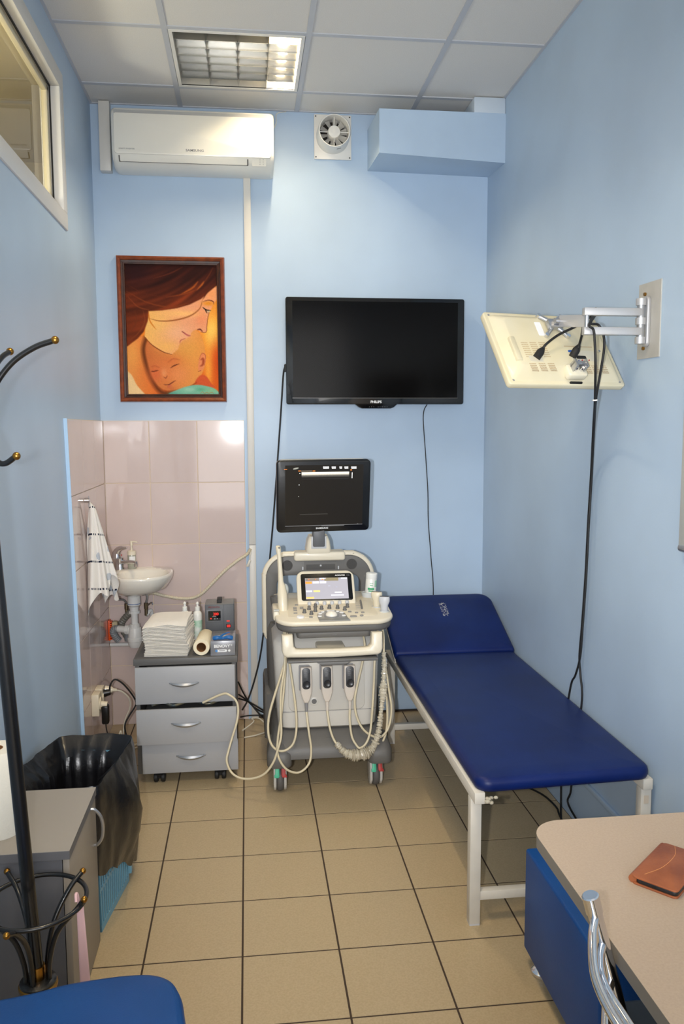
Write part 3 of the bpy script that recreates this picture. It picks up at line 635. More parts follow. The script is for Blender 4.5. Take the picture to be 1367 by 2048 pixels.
obj('scale_line', prism([(.036, .1275), (.054, .1275), (.054, .1287), (.036, .1287)], .0036, .0039, Mv), PRINTW, vs, smooth=0)
for k in (.044, .057): obj('scale_mark', prism([(k, .116), (k+.006, .116), (k+.006, .1175), (k, .1175)], .0036, .0039, Mv), PRINTW, vs, smooth=0)
text('logo', 'РЕСАНТА', .0115, Mv @ Matrix.Translation((.045, .173, .0003)), mat('dark_red_print', (110, 30, 34), .5), vs, bold=.0003)
obj('power_lamp', prism(rrect(.014, .004, .0018, 3, .111, .104), 0, .002, Mv), MATS['red_switch'] if 'red_switch' in MATS else RED, vs, smooth=0)
obj('switch_frame', prism(rrect(.024, .018, .002, 2, .113, .08), 0, .003, Mv), BLACK, vs, smooth=0); obj('switch', prism(rrect(.018, .012, .002, 2, .113, .08), .003, .006, Mv), mat('red_switch', (170, 26, 20), .4, emis=(255, 40, 20), es=.35), vs, smooth=0)
obj('seam', bx(VSX0+.0905, VSX0+.0915, VY-.0084, VY-.008, TZ0+.006, TZ0+.185), BLACK, vs, smooth=0)
t = bx(.61, .634, VY+.02, VY+.1, TZ0+.197, TZ0+.203, .002); bx(.611, .633, VY+.015, VY+.032, TZ0+.186, TZ0+.2, .002, bm=t); bx(.611, .633, VY+.088, VY+.105, TZ0+.186, TZ0+.2, .002, bm=t)
obj('carry_handle', t, RUBBER, vs)
# two pump bottles
PB = mat('bottle_white', (232, 232, 226), .3, coat=.2)
def pump_bottle(x, y, z, label, tilt=0):
    r = thing('pump_bottle', label, 'bottle', (x, y, z), group='white bottles behind the sheets')
    o = Vector((x, y, z))
    obj('bottle', lathe([(.02, 0), (.022, .003), (.022, .125), (.019, .138), (.011, .146)], o, seg=24), PB, r)
    obj('collar', lathe([(.012, .145), (.012, .164), (.009, .166)], o, seg=18), PB, r)
    obj('nozzle', lathe([(.005, .165), (.005, .178), (.008, .18), (.008, .184), (.004, .187), (.003, .19)], o, seg=14), PB, r)
    obj('print_label', lathe([(.0222, .02), (.0222, .1)], o, seg=24, cap0=False, cap1=False), mat('bottle_label', (226, 232, 224), .5, rgb2=(120, 190, 150), vscale=24), r)
pump_bottle(.452, -.465, TZ0, 'slim white pump bottle almost hidden behind the stack of sheets'); pump_bottle(.514, -.475, TZ0, 'slim white pump bottle between the stack of sheets and the stabilizer')
# ------------------------------------------------------------------ ultrasound machine
us = thing('ultrasound_machine', 'cream and grey ultrasound scanner on wheels with control console and tilted monitor', 'ultrasound machine', (1.115, -.65, 0))
UW = mat('scanner_white', (200, 197, 190), .4, coat=.05); UC = mat('scanner_cream', (228, 219, 198), .36, coat=.1); UD = mat('scanner_grey', (101, 99, 96), .5); UG = mat('scanner_pale_grey', (198, 200, 204), .4)
UX = 1.112
def plan(x0, x1, y0, y1, r, n=6): return rrect(x1-x0, y1-y0, r, n, (x0+x1)/2, (y0+y1)/2)
def stack(levels, n=6):
    return ring_loft([[Vector((x, y, z)) for x, y in plan(x0, x1, y0, y1, r, n)] for x0, x1, y0, y1, r, z in levels])
# base with fenders over the wheels
obj('base', stack([(.862, 1.37, -.965, -.3, .06, .15), (.85, 1.382, -.985, -.28, .07, .16), (.85, 1.382, -.985, -.28, .07, .2), (.856, 1.376, -.97, -.28, .07, .215), (.87, 1.362, -.93, -.28, .06, .262), (.88, 1.35, -.9, -.28, .05, .27)]), UD, us, smooth=50)
for s in (0, 1):
    x0 = .835 if s == 0 else 1.285; x1 = x0+.11
    obj('fender', stack([(x0+.006, x1-.004, -1.0, -.86, .03, .128), (x0, x1, -1.005, -.85, .035, .135), (x0+.002, x1, -1.0, -.84, .035, .185), (x0+.012, x1-.012, -.96, -.83, .03, .225)]), UD, us, smooth=50)
    x0 = .832 if s == 0 else 1.335; 
    obj('side_skirt', stack([(x0, x0+.058, -.62, -.27, .02, .12), (x0, x0+.058, -.62, -.27, .02, .34), (x0+.006, x0+.055, -.58, -.28, .02, .37)]), UD, us, smooth=50)
obj('base_slot', bx(1.098, 1.145, -.949, -.93, .228, .24), BLACK, us, smooth=0)
# tower
obj('rear_shell', stack([(.858, 1.37, -.62, -.28, .05, .26), (.852, 1.376, -.62, -.28, .05, .45), (.852, 1.376, -.62, -.28, .05, .64), (.87, 1.36, -.6, -.29, .05, .68)]), UD, us, smooth=50)
obj('tower', stack([(.9, 1.325, -.9, -.4, .055, .268), (.889, 1.337, -.925, -.4, .06, .285), (.884, 1.342, -.925, -.4, .06, .36), (.873, 1.353, -.905, -.4, .06, .6), (.872, 1.354, -.88, -.4, .06, .66), (.9, 1.32, -.84, -.42, .05, .69)]), UW, us, smooth=50)
FT = lambda x, z, y=-.917: frame((x, y, z), (1, 0, 0), (0, .083, 1))
obj('connector_panel', prism(rrect(.345, .235, .03, 5), 0, .006, FT(UX-.005, .475, -.913), .004), UW, us, smooth=50)
obj('tower_seam', bx(.895, 1.33, -.9265, -.92, .3565, .3585), MGREY, us, smooth=0)
pb = obj('power_button', lathe([(.02, 0), (.02, .004), (.017, .006), (0, .006)], M=FT(1.05, .402, -.921), seg=24), UW, us)
obj('button_ring', lathe([(.0098, .0062), (.0114, .0062), (.0114, .0066), (.0098, .0066)], M=FT(1.05, .402, -.921), seg=24), DGREY, pb)
obj('button_mark', prism(rrect(.02, .006, .001, 1, 0, .026), .0, .0024, FT(1.05, .402, -.921)), PRINTW, us, smooth=0)
# neck of the console and handle loop
obj('console_post', bx(1.055, 1.17, -.86, -.5, .64, .755, .012), UC, us); obj('post_side', bx(1.03, 1.055, -.85, -.55, .64, .75, .004), DGREY, us); obj('post_side', bx(1.17, 1.195, -.85, -.55, .64, .75, .004), DGREY, us)
hp = [(.92, -.9, .738), (.916, -1.0, .735), (.914, -1.04, .7), (.916, -1.05, .668), (.94, -1.055, .652), (1.0, -1.06, .65), (1.122, -1.065, .65), (1.244, -1.06, .65), (1.3, -1.055, .652), (1.325, -1.05, .668), (1.328, -1.04, .7), (1.326, -1.0, .735), (1.322, -.9, .738)]
HO = [(-.218, .1), (-.218, .03), (-.212, .012), (-.196, .003), (-.1, 0), (0, -.002), (.1, 0), (.196, .003), (.212, .012), (.218, .03), (.218, .1), (.172, .1), (.168, .05), (.158, .038), (.14, .036), (0, .034), (-.14, .036), (-.158, .038), (-.168, .05), (-.172, .1)]
MHN = frame((1.122, -1.03, .638), (1, 0, 0), (0, .12, 1))
obj('handle', prism(HO, -.03, .034, MHN, .012), UC, us, smooth=60)
obj('handle_underside', bx(.925, 1.318, -1.08, -1.02, .624, .636, .006), DGREY, us); obj('handle_latch', prism([(-.07, 0), (.07, 0), (.05, -.016), (-.05, -.016)], -.03, .03, frame((1.122, -1.05, .626), (1, 0, 0), (0, 0, 1)), .003), DGREY, us)
obj('handle_bridge', bx(1.06, 1.185, -1.05, -.85, .64, .664, .008), UC, us)
# console
TC = math.atan(.1); MC = frame((1.143, -1.0, .785), (1, 0, 0), (0, math.cos(TC), math.sin(TC)))
obj('console_tray', prism(rrect(.515, .44, (.03, .03, .085, .085), 8, 0, .23), -.058, -.02, MC, .012), UD, us, smooth=50)
obj('keyboard_drawer', prism(rrect(.33, .3, .02, 4, -.006, .165), -.082, -.056, MC, .004), UD, us, smooth=50)
text('push_mark', 'PUSH', .008, frame((1.137, -.9885, .722), (1, 0, 0), (0, 0, 1)), PRINTG, us)
obj('console_top', prism(rrect(.528, .44, (.04, .04, .09, .09), 8, 0, .217), -.022, 0, MC, .008), UC, us, smooth=50)
obj('control_inset', prism(rrect(.40, .285, .02, 4, -.004, .2), 0, .0012, MC, .0005), mat('scanner_inset', (224, 214, 192), .4), us, smooth=50)
def K(x, y): return onp(560+x/6.214, 1120+y/6.214, MC)
SILVER = mat('console_silver', (160, 158, 152), .3, metal=.4)
sp = [K(*p) for p in ((455, 690), (475, 665), (510, 648), (570, 636), (700, 634), (770, 652), (815, 680), (838, 720))]; sp = [(u, min(v, .2)) for u, v in sp]
u0, u1 = sp[0][0]+.004, sp[-1][0]+.008
obj('palm_panel', prism([(u0, -.002), (u1, -.002)]+sp[::-1], 0, .004, MC, .001), SILVER, us, smooth=40)
def key(name, u, v, w_, h_, z, m, rot=0):
    obj(name, prism(rrect(w_, h_, min(w_, h_)*.35, 3), 0, z, MC @ Matrix.Translation((u, v, .001)) @ Matrix.Rotation(rot, 4, 'Z'), min(.001, z*.3)), m, us, smooth=40)
tu, tv_ = K(637, 700)
obj('trackball_ring', lathe([(.033, .003), (.033, .006), (.027, .007)], M=MC @ Matrix.Translation((tu, tv_, 0)), seg=32), MGREY, us)
t = sph((0, 0, .002), .027, 20, (1, 1, .75)); t.transform(MC @ Matrix.Translation((tu, tv_, .003))); obj('trackball', t, mat('trackball_white', (240, 234, 220), .15, coat=.5), us, smooth=80)
for x, y, w_, rot in ((492, 712, .017, -.1), (496, 678, .017, .3), (528, 657, .015, .6), (625, 644, .036, 0), (712, 650, .015, -.5), (762, 664, .02, -.5), (790, 700, .017, .15)):
    u, v = K(x, y); key('soft_key', u, v, w_, .013, .006, PRINTW, rot)
for x, y in ((358, 618), (437, 590), (436, 642), (300, 660), (387, 680), (513, 615), (610, 605), (712, 606), (802, 626), (833, 590)):
    u, v = K(x, y); obj('dial_knob', lathe([(.0095, 0), (.0095, .004), (.0075, .006), (.007, .016), (.0055, .0175), (0, .0175)], M=MC @ Matrix.Translation((u, v, .001)), seg=14), UD, us, smooth=50)
for x, y in ((362, 560), (457, 556), (550, 553), (643, 549), (737, 545), (830, 541)):
    u, v = K(x, y); obj('selector_knob', lathe([(.009, 0), (.009, .011), (.007, .014), (0, .014)], M=MC @ Matrix.Translation((u, v, .001)), seg=14), UG, us, smooth=50)
KEYG = mat('key_grey', (140, 138, 136), .45)
for x, y, w_ in ((202, 566, .016), (182, 600, .017), (184, 617, .017), (187, 636, .017), (190, 668, .017), (265, 595, .017), (266, 612, .017), (382, 716, .016), (864, 650, .015), (948, 661, .015), (1026, 658, .015), (1012, 695, .016), (910, 706, .03)):
    u, v = K(x, y); key('push_key', u, v, w_, .008 if w_ > .0161 and w_ < .02 else .012, .004, KEYG)
u, v = K(252, 716); obj('rotary_dial', lathe([(.017, 0), (.016, .006), (.012, .008), (0, .0075)], M=MC @ Matrix.Translation((u, v, .001)), seg=24), PRINTW, us)
for k in range(8):
    u, v = K(997+2.6*k, 520+13*k); key('gain_slider', u, v, .008, .006, .009, UD)
    u2, _ = K(930+2*k, 524+13*k); key('slider_groove', (u+u2)/2, v-.0005, abs(u-u2), .0012, .0014, MGREY)
# touch panel
TB, TT_ = Vector((1.131, -.765, .803)), Vector((1.122, -.655, .957)); MT = frame((1.126, -.712, .878), (1, -.02, 0), TT_-TB-Vector((TT_.x-TB.x, 0, 0)))
obj('touch_panel', prism(rrect(.272, .176, (.035, .035, .012, .012), 6), -.03, 0, MT, .006), UC, us, smooth=50)
obj('touch_bezel', prism(rrect(.24, .138, .01, 4, .004, .002), 0, .0025, MT, .0008), mat('touch_black', (8, 8, 9), .25), us, smooth=40)
scm = mat('touch_screen_lit_glare', (30, 32, 36), .08, emis=(182, 178, 186), es=1.0, rgb2=(60, 60, 60), vscale=3)  # screen glow, brightened to stand in for flash glare on the glass
obj('touch_screen', prism(rrect(.2, .108, .001, 1, .004, -.006), .0025, .003, MT), scm, us, smooth=0)
def tile(u, v, w_, h_, c, s=.6, nm='screen_tile'): obj(nm, prism([(u-w_/2, v-h_/2), (u+w_/2, v-h_/2), (u+w_/2, v+h_/2), (u-w_/2, v+h_/2)], .003, .0033, MT), mat('ui_%d_%d_%d' % c, c, .15, emis=c, es=s*1.6), us, smooth=0)
tile(.028, .04, .066, .016, (118, 108, 84)); tile(-.062, .04, .064, .016, (112, 104, 96)); tile(.088, .044, .028, .006, (186, 190, 204)); tile(-.012, .045, .03, .005, (196, 196, 214))
for k in range(3): tile(-.078+k*.032, .0405, .006, .007, (230, 120, 50))
tile(-.08, .024, .03, .011, (232, 132, 58)); tile(-.046, .025, .03, .011, (190, 188, 206)); tile(-.012, .025, .03, .011, (190, 188, 206)); tile(-.08, -.02, .028, .008, (198, 200, 222)); tile(-.044, -.02, .03, .008, (226, 190, 110)); tile(.056, -.028, .032, .006, (206, 206, 218)); tile(.052, -.042, .06, .006, (186, 186, 204)); tile(-.076, -.053, .036, .008, (226, 168, 90)); tile(.05, .0, .008, .006, (140, 140, 152)); tile(.016, .006, .01, .005, (150, 150, 162))
text('model_name', 'ACCUVIX', .0098, MT @ Matrix.Translation((.07, .0595, .0028)), PRINTW, us, sx=1.1, bold=.0003); text('model_suffix', 'XG', .0098, MT @ Matrix.Translation((.108, .0595, .0028)), PRINTG, us, sx=1.1)
# rear arch with speakers
AY = -.5
def arch(x0, x1, zt, zb, rr, w_): 
    pts = [(x0, zb)]+[(x0+rr-rr*math.cos(a), zt-rr+rr*math.sin(a)) for a in [i*math.pi/20 for i in range(11)]]+[(x1-rr+rr*math.sin(a), zt-rr+rr*math.cos(a)) for a in [i*math.pi/20 for i in range(11)]]+[(x1, zb)]
    return pts
AX0, AX1 = .85, 1.368
out = arch(AX0, AX1, 1.0, .6, .11, 0); inn = arch(AX0+.052, AX1-.052, .905, .6, .05, 0)
MA = frame((0, AY, 0), (1, 0, 0), (0, 0, 1))
obj('arch', prism(out+inn[::-1], -.05, .03, MA, .004), UD, us, smooth=50)
obj('arch_trim', tube([(x, AY-.005, z) for x, z in arch(AX0-.004, AX1+.004, 1.004, .62, .115, 0)], .017, 10, 3, rf=lambda f, i: .017), UC, us, smooth=60)
obj('arch_hook', tube([(AX0-.004, AY-.005, .63), (AX0+.004, AY-.008, .6), (AX0+.03, AY-.014, .585)], .014, 8), UC, us, smooth=60)
obj('arch_cap', prism(rrect(.25, .044, .012, 4, 1.112, 1.0), -.03, .055, MA, .008), UC, us, smooth=50)
obj('drive_bay', prism(rrect(.16, .05, .003, 2, 1.118, .945), .03, .034, MA), UD, us, smooth=40); obj('drive_slot', prism(rrect(.142, .026, .002, 2, 1.118, .945), .034, .036, MA), mat('drive_dark', (70, 68, 66), .5), us, smooth=40); obj('drive_badge', prism(rrect(.008, .008, .001, 1, 1.118, .952), .036, .0364, MA), UG, us, smooth=0)
for x in (1.03, 1.205): obj('drive_latch', prism(rrect(.006, .016, .002, 2, x, .94), .034, .038, MA), UG, us)
for x in (.955, 1.272):
    spk = obj('speaker', lathe([(.026, 0), (.026, .002), (0, .002)], M=frame((x, AY-.03, .955), (1, 0, 0), (0, 0, 1)), seg=24), mat('speaker_face', (70, 68, 66), .7), us)
    t = NB()
    for i in range(-4, 5):
        for j in range(-4, 5):
            px_, pz_ = i*.0055+(j % 2)*.00275, j*.005
            if px_*px_+pz_*pz_ < .024**2: cyl((x+px_, AY-.032, .955+pz_), (x+px_, AY-.0325, .955+pz_), .0016, seg=6, bm=t)
    g = obj('grille_holes', t, BLACK, spk, smooth=0); g['kind'] = 'stuff'
# monitor arm and monitor
obj('monitor_neck', stack([(1.048, 1.166, -.56, -.44, .02, 1.015), (1.046, 1.168, -.565, -.44, .02, 1.03), (1.052, 1.162, -.565, -.45, .02, 1.075), (1.062, 1.152, -.56, -.46, .02, 1.1)]), UC, us, smooth=50)
obj('neck_window', bx(1.07, 1.144, -.5685, -.56, 1.04, 1.1, .003), UG, us); obj('neck_hinge', bx(1.078, 1.136, -.578, -.5, 1.05, 1.15, .006), mat('hinge_grey', (92, 94, 98), .45), us)
MO = frame((1.128, -.6, 1.3), (1, .11, 0), (0, -.2, 1)); MO.col[2].xyz = MO.col[0].xyz.cross(MO.col[1].xyz)
mw, mh = .454, .354
obj('monitor_back', prism(rrect(mw-.01, mh-.008, .03, 6), -.05, -.012, MO, .012), WHITE, us, smooth=50)
obj('monitor_bezel', prism(rrect(mw, mh, .02, 6), -.016, .012, MO, .006), mat('monitor_black', (16, 16, 18), .3, coat=.2), us, smooth=50)
obj('monitor_screen', prism(rrect(.378, .298, .001, 1, .002, .006), .012, .0125, MO), mat('monitor_glass', (20, 17, 14), .3, emis=(34, 30, 24), es=.55), us, smooth=0)
obj('screen_lip', prism(rrect(.38, .0025, .001, 1, .002, -.1435), .012, .014, MO), MGREY, us, smooth=0)
text('monitor_logo', 'SAMSUNG', .0115, MO @ Matrix.Translation((-.008, -.1585, .0122)), PRINTW, us, sx=1.15, bold=.0003)
def mp(x, y): return onp(540+x/6.51, 905+y/6.51, MO)
def scr(nm, x0, y0, x1, y1, m):
    a = mp(x0, y0); c = mp(x1, y1); obj(nm, prism([(a[0], c[1]), (c[0], c[1]), (c[0], a[1]), (a[0], a[1])], .0125, .0129, MO), m, us, smooth=0)
GL = [mat('scan_glow_%d' % k, (v, v*.97, v*.9), .3, emis=(v, int(v*.97), int(v*.9)), es=.9) for k, v in enumerate((228, 214, 190, 150, 96, 58, 40, 32))]
for k in range(8): scr('scan_band', 403, 250+k*(9 if k < 6 else 14)-(0), 1018, 250+(k+1)*9+(k > 5)*14, GL[k])
UI = mat('screen_text_white', (230, 230, 230), .4, emis=(235, 235, 235), es=.7); UO = mat('screen_text_orange', (230, 130, 50), .4, emis=(230, 130, 50), es=.6)
for x0, x1 in ((680, 758), (792, 846), (892, 928), (957, 1008), (1045, 1114)):
    for y in (176, 192): scr('screen_text', x0+(4 if y > 180 else 0), y, x1, y+9, UI)
scr('screen_text', 360, 228, 390, 236, UO); scr('screen_text', 392, 229, 540, 236, mat('screen_text_dim', (120, 110, 95), .4, emis=(120, 110, 95), es=.6)); scr('screen_text', 545, 228, 580, 236, UO); scr('screen_text', 175, 208, 215, 214, UO); scr('screen_mark', 1037, 210, 1052, 226, UO)
scr('grey_bar', 1054, 250, 1061, 325, UI); scr('depth_mark', 366, 408, 375, 418, UI); scr('depth_mark', 362, 563, 368, 568, UI); scr('depth_mark', 374, 260, 386, 269, UI); scr('status_mark', 1120, 912, 1136, 924, PRINTG); scr('status_line', 660, 938, 955, 941, PRINTG); scr('status_line', 380, 792, 740, 794, mat('dim_print', (60, 56, 50), .5))
u, v = mp(328, 200); obj('screen_emblem', prism([(u+.0135*math.cos(a)+.002*math.sin(a), v+.0042*math.sin(a)+.0022*math.cos(a)) for a in [i*math.pi/8 for i in range(16)]], .0125, .0129, MO), mat('emblem_grey', (150, 150, 140), .5, emis=(150, 150, 140), es=.5), us, smooth=0)
# wheels
def caster(x, y, front):
    wh = obj('wheel', lathe([(.02, -.014), (.05, -.015), (.056, -.011), (.0585, 0), (.056, .011), (.05, .015), (.02, .014)], M=frame((x, y, .0585), (0, 1, 0), (0, 0, 1)), seg=28), mat('wheel_grey', (92, 90, 88), .6), us, smooth=50)
    for s in (-1, 1):
        pts = [(-.05, .035), (-.03, .008), (0, .0), (.03, .012), (.05, .04), (.05, .09), (.03, .128), (-.035, .128), (-.052, .09)]
        obj('wheel_cover', prism(pts, -.006, .006, frame((x+s*.0225, y, .005), (0, 1, 0), (0, 0, 1)), .003), UW, us, smooth=50)
    obj('caster_stem', cyl((x, y, .11), (x, y, .2), .02, seg=16), STEEL, us)
    obj('caster_bridge', bx(x-.028, x+.028, y-.035, y+.035, .116, .134, .004), UW, us)
    if front:
        for dx, c, n_ in ((-.013, (70, 178, 140), 'release_pedal'), (.014, (168, 52, 48), 'lock_pedal')):
            M = frame((x+dx, y-.066, .112), (1, 0, 0), (0, .3, 1)) @ Matrix.Scale(.82, 4); s = -1 if dx < 0 else 1
            pts = [(-.011, .03), (-.011, -.02), (s*.006-.011, -.03), (s*.008+.011, -.03), (.011+max(0, s)*.006, -.018), (.011, -.01), (.011, .03)] if s > 0 else [(-.011, .03), (-.011, -.01), (-.017, -.018), (-.016, -.03), (.004, -.032), (.011, -.026), (.011, .03)]
            pd = obj(n_, prism(pts, -.004, .004, M, .0015), mat('pedal_%d' % c[0], c, .45), us, smooth=40)
            obj('pedal_arm', cyl(M @ Vector((0, .02, 0)), (x+dx*.6, y-.02, .122), .005, seg=8), STEEL, pd)
caster(.892, -.93, 1); caster(1.326, -.92, 1); caster(.9, -.38, 0); caster(1.32, -.38, 0)
# cup holders at both sides of the console
HOLD = mat('holder_pale', (206, 210, 212), .4)
def cup(x, y, z, r, h, m=HOLD): obj('probe_holder', lathe([(r*.75, 0), (r*.85, h*.2), (r, h), (r*.88, h), (r*.75, h*.25), (.001, h*.25)], (x, y, z), seg=20, cap1=False), m, us)
obj('left_holder_bar', bx(.872, .9, -.9, -.66, .768, .812, .01), UC, us)
cup(.896, -.7, .79, .032, .05, UD); cup(1.335, -.66, .795, .034, .045)
obj('holder_notch', bx(.876, .9, -.895, -.86, .812, .8145, .001), HOLD, us)
# ------------------------------------------------------------------ transducers with their leads
PR = mat('probe_cream', (222, 212, 188), .35, coat=.1); PLUG = mat('plug_cream', (214, 204, 192), .4)
def connector(root, x, zt, y=-.921):
    M = FT(x, zt, y)
    obj('socket_plate', prism(rrect(.05, .115, .006, 3, -.006, -.052), .001, .004, M), MGREY, root, smooth=40)
    body = [(-.024, 0), (.024, 0), (.0265, -.06), (.025, -.115), (.015, -.148), (.008, -.16), (-.008, -.16), (-.015, -.148), (-.025, -.115), (-.0265, -.06)]
    obj('plug', prism(body[::-1], .003, .03, M, .006), PLUG, root, smooth=50)
    obj('plug_inlay', prism(rrect(.036, .095, .014, 4, 0, -.05), .03, .0325, M, .0008), mat('plug_dark', (56, 57, 60), .4), root, smooth=40)
    obj('lock_knob', lathe([(.016, 0), (.016, .006), (.012, .009), (.006, .007), (0, .007)], M=M @ Matrix.Translation((.002, -.075, .031)), seg=20), mat('plug_knob', (44, 44, 47), .35), root, smooth=40)
    obj('lock_lever', prism(rrect(.006, .05, .003, 3, .012, -.05), .0325, .037, M), mat('plug_knob', (44, 44, 47), .35), root, smooth=40)
    for k in range(4): obj('plug_print', prism([(-.009, -.016-k*.008), (.004-.002*(k % 2), -.016-k*.008), (.004-.002*(k % 2), -.019-k*.008), (-.009, -.019-k*.008)], .0325, .0329, M), PRINTG, root, smooth=0)
    e = M @ Vector((0, -.158, .016)); f = M @ Vector((0, -.2, .016))
    return e, f
def lead(root, pts, r=.0052, m=BEIGECAB, name='lead'): return obj(name, tube(pts, r, 8, 7), m, root, smooth=80)
Y = lambda px, py, y: A(px, py, 'Y', y)
# endocavity probe in the left holder
p1 = thing('endocavity_probe', 'long slim cream ultrasound probe standing in the left console holder', 'ultrasound probe', (.92, -.8, .8))
e, f = connector(p1, 1.013, .565); obj('strain_relief', cyl(e, f, .009, .006, 10), MGREY, p1)
lead(p1, [e, f, Y(617, 1462, -.985), Y(622, 1500, -.99), Y(617, 1528, -1.0), Y(597, 1545, -1.01), Y(572, 1538, -1.02), Y(556, 1512, -1.02), Y(555, 1480, -1.0), Y(562, 1430, -.99), Y(567, 1380, -.98), Y(571, 1325, -.97), Y(572, 1290, -.96), (.925, -.9, .73), (.922, -.84, .78)])
pc_ = [((.92, -.83, .79), .022, .017), ((.918, -.825, .83), .0225, .018), ((.917, -.81, .87), .022, .018), ((.915, -.8, .9), .018, .015), ((.912, -.79, .925), .0125, .012), ((.91, -.78, .98), .0105, .0105), ((.907, -.765, 1.04), .0095, .0095), ((.904, -.757, 1.068), .012, .0105), ((.903, -.754, 1.078), .0125, .01), ((.902, -.751, 1.086), .008, .006)]
ax_ = (Vector((.903, -.754, 1.08))-Vector((.92, -.83, .79))).normalized(); u_ = Vector((1, 0, 0)); u_ = (u_-ax_*u_.dot(ax_)).normalized(); v_ = ax_.cross(u_)
obj('probe_body', ring_loft([[Vector(c)+u_*a*math.cos(2*math.pi*k/16)+v_*b2*math.sin(2*math.pi*k/16) for k in range(16)] for c, a, b2 in pc_]), PR, p1, smooth=70)
obj('probe_lens', sph((.907, -.762, 1.077), .006, 10, (1, .8, .8)), mat('lens_grey', (120, 118, 112), .4), p1)
# a curved probe in the rear left cup
b = sph((.935, -.7, .868), .022, 16, (.8, 1, 1.4)); cyl((.9, -.7, .8), (.932, -.7, .86), .012, .015, 12, bm=b)
obj('curved_probe', b, mat('probe_pale', (202, 208, 206), .35), label='short pale curved probe in the dark rear cup beside the long slim probe', cat='ultrasound probe', smooth=60)
# two probes in the right holder
p2_ = thing('convex_probe', 'cream convex probe with grey lens in the right holder, its lead in a plastic sleeve', 'ultrasound probe', (1.35, -.82, .79))
p3_ = thing('linear_probe', 'pale grey linear probe with black lens in the right holder by the couch', 'ultrasound probe', (1.374, -.888, .79))
def head(root, x, y, z, h, w_, m, lm, ang):
    M = frame((x, y, z), (math.cos(ang), math.sin(ang), 0), (-math.sin(ang), math.cos(ang), 0))
    lv = [(.011, .011, -.02), (.0165, .013, .0), (.0175, .0135, h*.45), (w_*.46, .0145, h*.62), (w_*.5, .0145, h*.72), (w_*.5, .0135, h*.93), (w_*.46, .011, h)]
    t = ring_loft([[M @ Vector((a*math.cos(2*math.pi*k/20), b2*math.sin(2*math.pi*k/20), zz)) for k in range(20)] for a, b2, zz in lv]); obj('probe_body', t, m, root, smooth=60)
    t = prism(rrect(w_*.86, .014, .006, 4), h*.985, h*1.02, M, .001); obj('probe_lens', t, lm, root, smooth=50)
head(p2_, 1.35, -.82, .8, .072, .052, PR, mat('lens_brown', (128, 118, 108), .5), -.35)
head(p3_, 1.374, -.888, .792, .072, .05, mat('probe_grey', (196, 198, 202), .4), mat('lens_black', (30, 30, 36), .4), -.3)
cup(1.35, -.82, .79, .023, .016); cup(1.374, -.888, .784, .023, .016)
e, f = connector(p2_, 1.106, .566); obj('strain_relief', cyl(e, f, .009, .006, 10), PLUG, p2_)
sl = [Y(672, 1487, -1.0), Y(684, 1500, -1.02), Y(697, 1508, -1.03), Y(716, 1510, -1.03), Y(735, 1504, -1.02), Y(748, 1490, -1.01), Y(756, 1466, -1.0), Y(760, 1440, -.99), Y(763, 1410, -.98), Y(766, 1380, -.97), Y(767, 1350, -.96), Y(768, 1325, -.95), Y(767, 1305, -.93)]
lead(p2_, [e, f, Y(658, 1450, -.98), Y(664, 1472, -.99)]+sl+[(1.37, -.88, .7), (1.352, -.83, .765)])
SLV = bpy.data.materials.new('clear_sleeve'); SLV.use_nodes = True; sb = SLV.node_tree.nodes['Principled BSDF']; sb.inputs['Base Color'].default_value = lin((232, 224, 204)); sb.inputs['Roughness'].default_value = .25; sb.inputs['Alpha'].default_value = .62; sb.inputs['Coat Weight'].default_value = .5
SP = cr(sl, 16)
rngs = [random.uniform(-1, 1) for _ in range(900)]
def srf(f, i): return (.0105+.0125*math.exp(-((f-.27)/.17)**2)+.006*math.exp(-((f-.74)/.05)**2))*(1+.28*rngs[i]+.16*math.sin(i*2.1))
t = tube(SP, .01, 12, 0, rf=srf)
t.verts.index_update()
for v in t.verts: v.co += Vector((rngs[v.index % 800], rngs[(v.index*7) % 800], rngs[(v.index*13) % 800]))*.002
obj('plastic_sleeve', t, SLV, p2_, smooth=25)
e, f = connector(p3_, 1.208, .566); obj('strain_relief', cyl(e, f, .007, .005, 10), PLUG, p3_)
lead(p3_, [e, f, Y(699, 1440, -.98), Y(703, 1472, -.99), Y(712, 1490, -1.0), Y(720, 1496, -1.005), Y(732, 1486, -1.0), Y(740, 1462, -.99), Y(744, 1420, -.98), Y(747, 1370, -.97), Y(749, 1320, -.96), (1.345, -.9, .73), (1.372, -.885, .765)])
def lone(name, pts, label, cat='cable', m=BEIGECAB, r=.0052, group=None): return obj(name, tube(pts, r, 8, 7), m, label=label, cat=cat, group=group, smooth=80)
lone('probe_lead', [(1.27, -.89, .72), Y(729, 1290, -.95), Y(724, 1325, -.965), Y(714, 1370, -.97), Y(709, 1400, -.975), Y(712, 1430, -.98), Y(724, 1456, -.985), Y(742, 1471, -.98), Y(760, 1474, -.97), Y(774, 1460, -.96), Y(781, 1437, -.95), Y(782, 1410, -.94), Y(778, 1385, -.93), Y(773, 1350, -.92), Y(768, 1310, -.91), (1.37, -.86, .74)], 'beige lead looping below the right side of the console beside the plastic sleeve')
lone('probe_lead', [Y(770, 1370, -.93), Y(773, 1400, -.94), Y(774, 1440, -.95), Y(770, 1470, -.96), Y(760, 1490, -.965), Y(745, 1500, -.97)], 'thin beige lead hanging just behind the crinkled plastic sleeve')
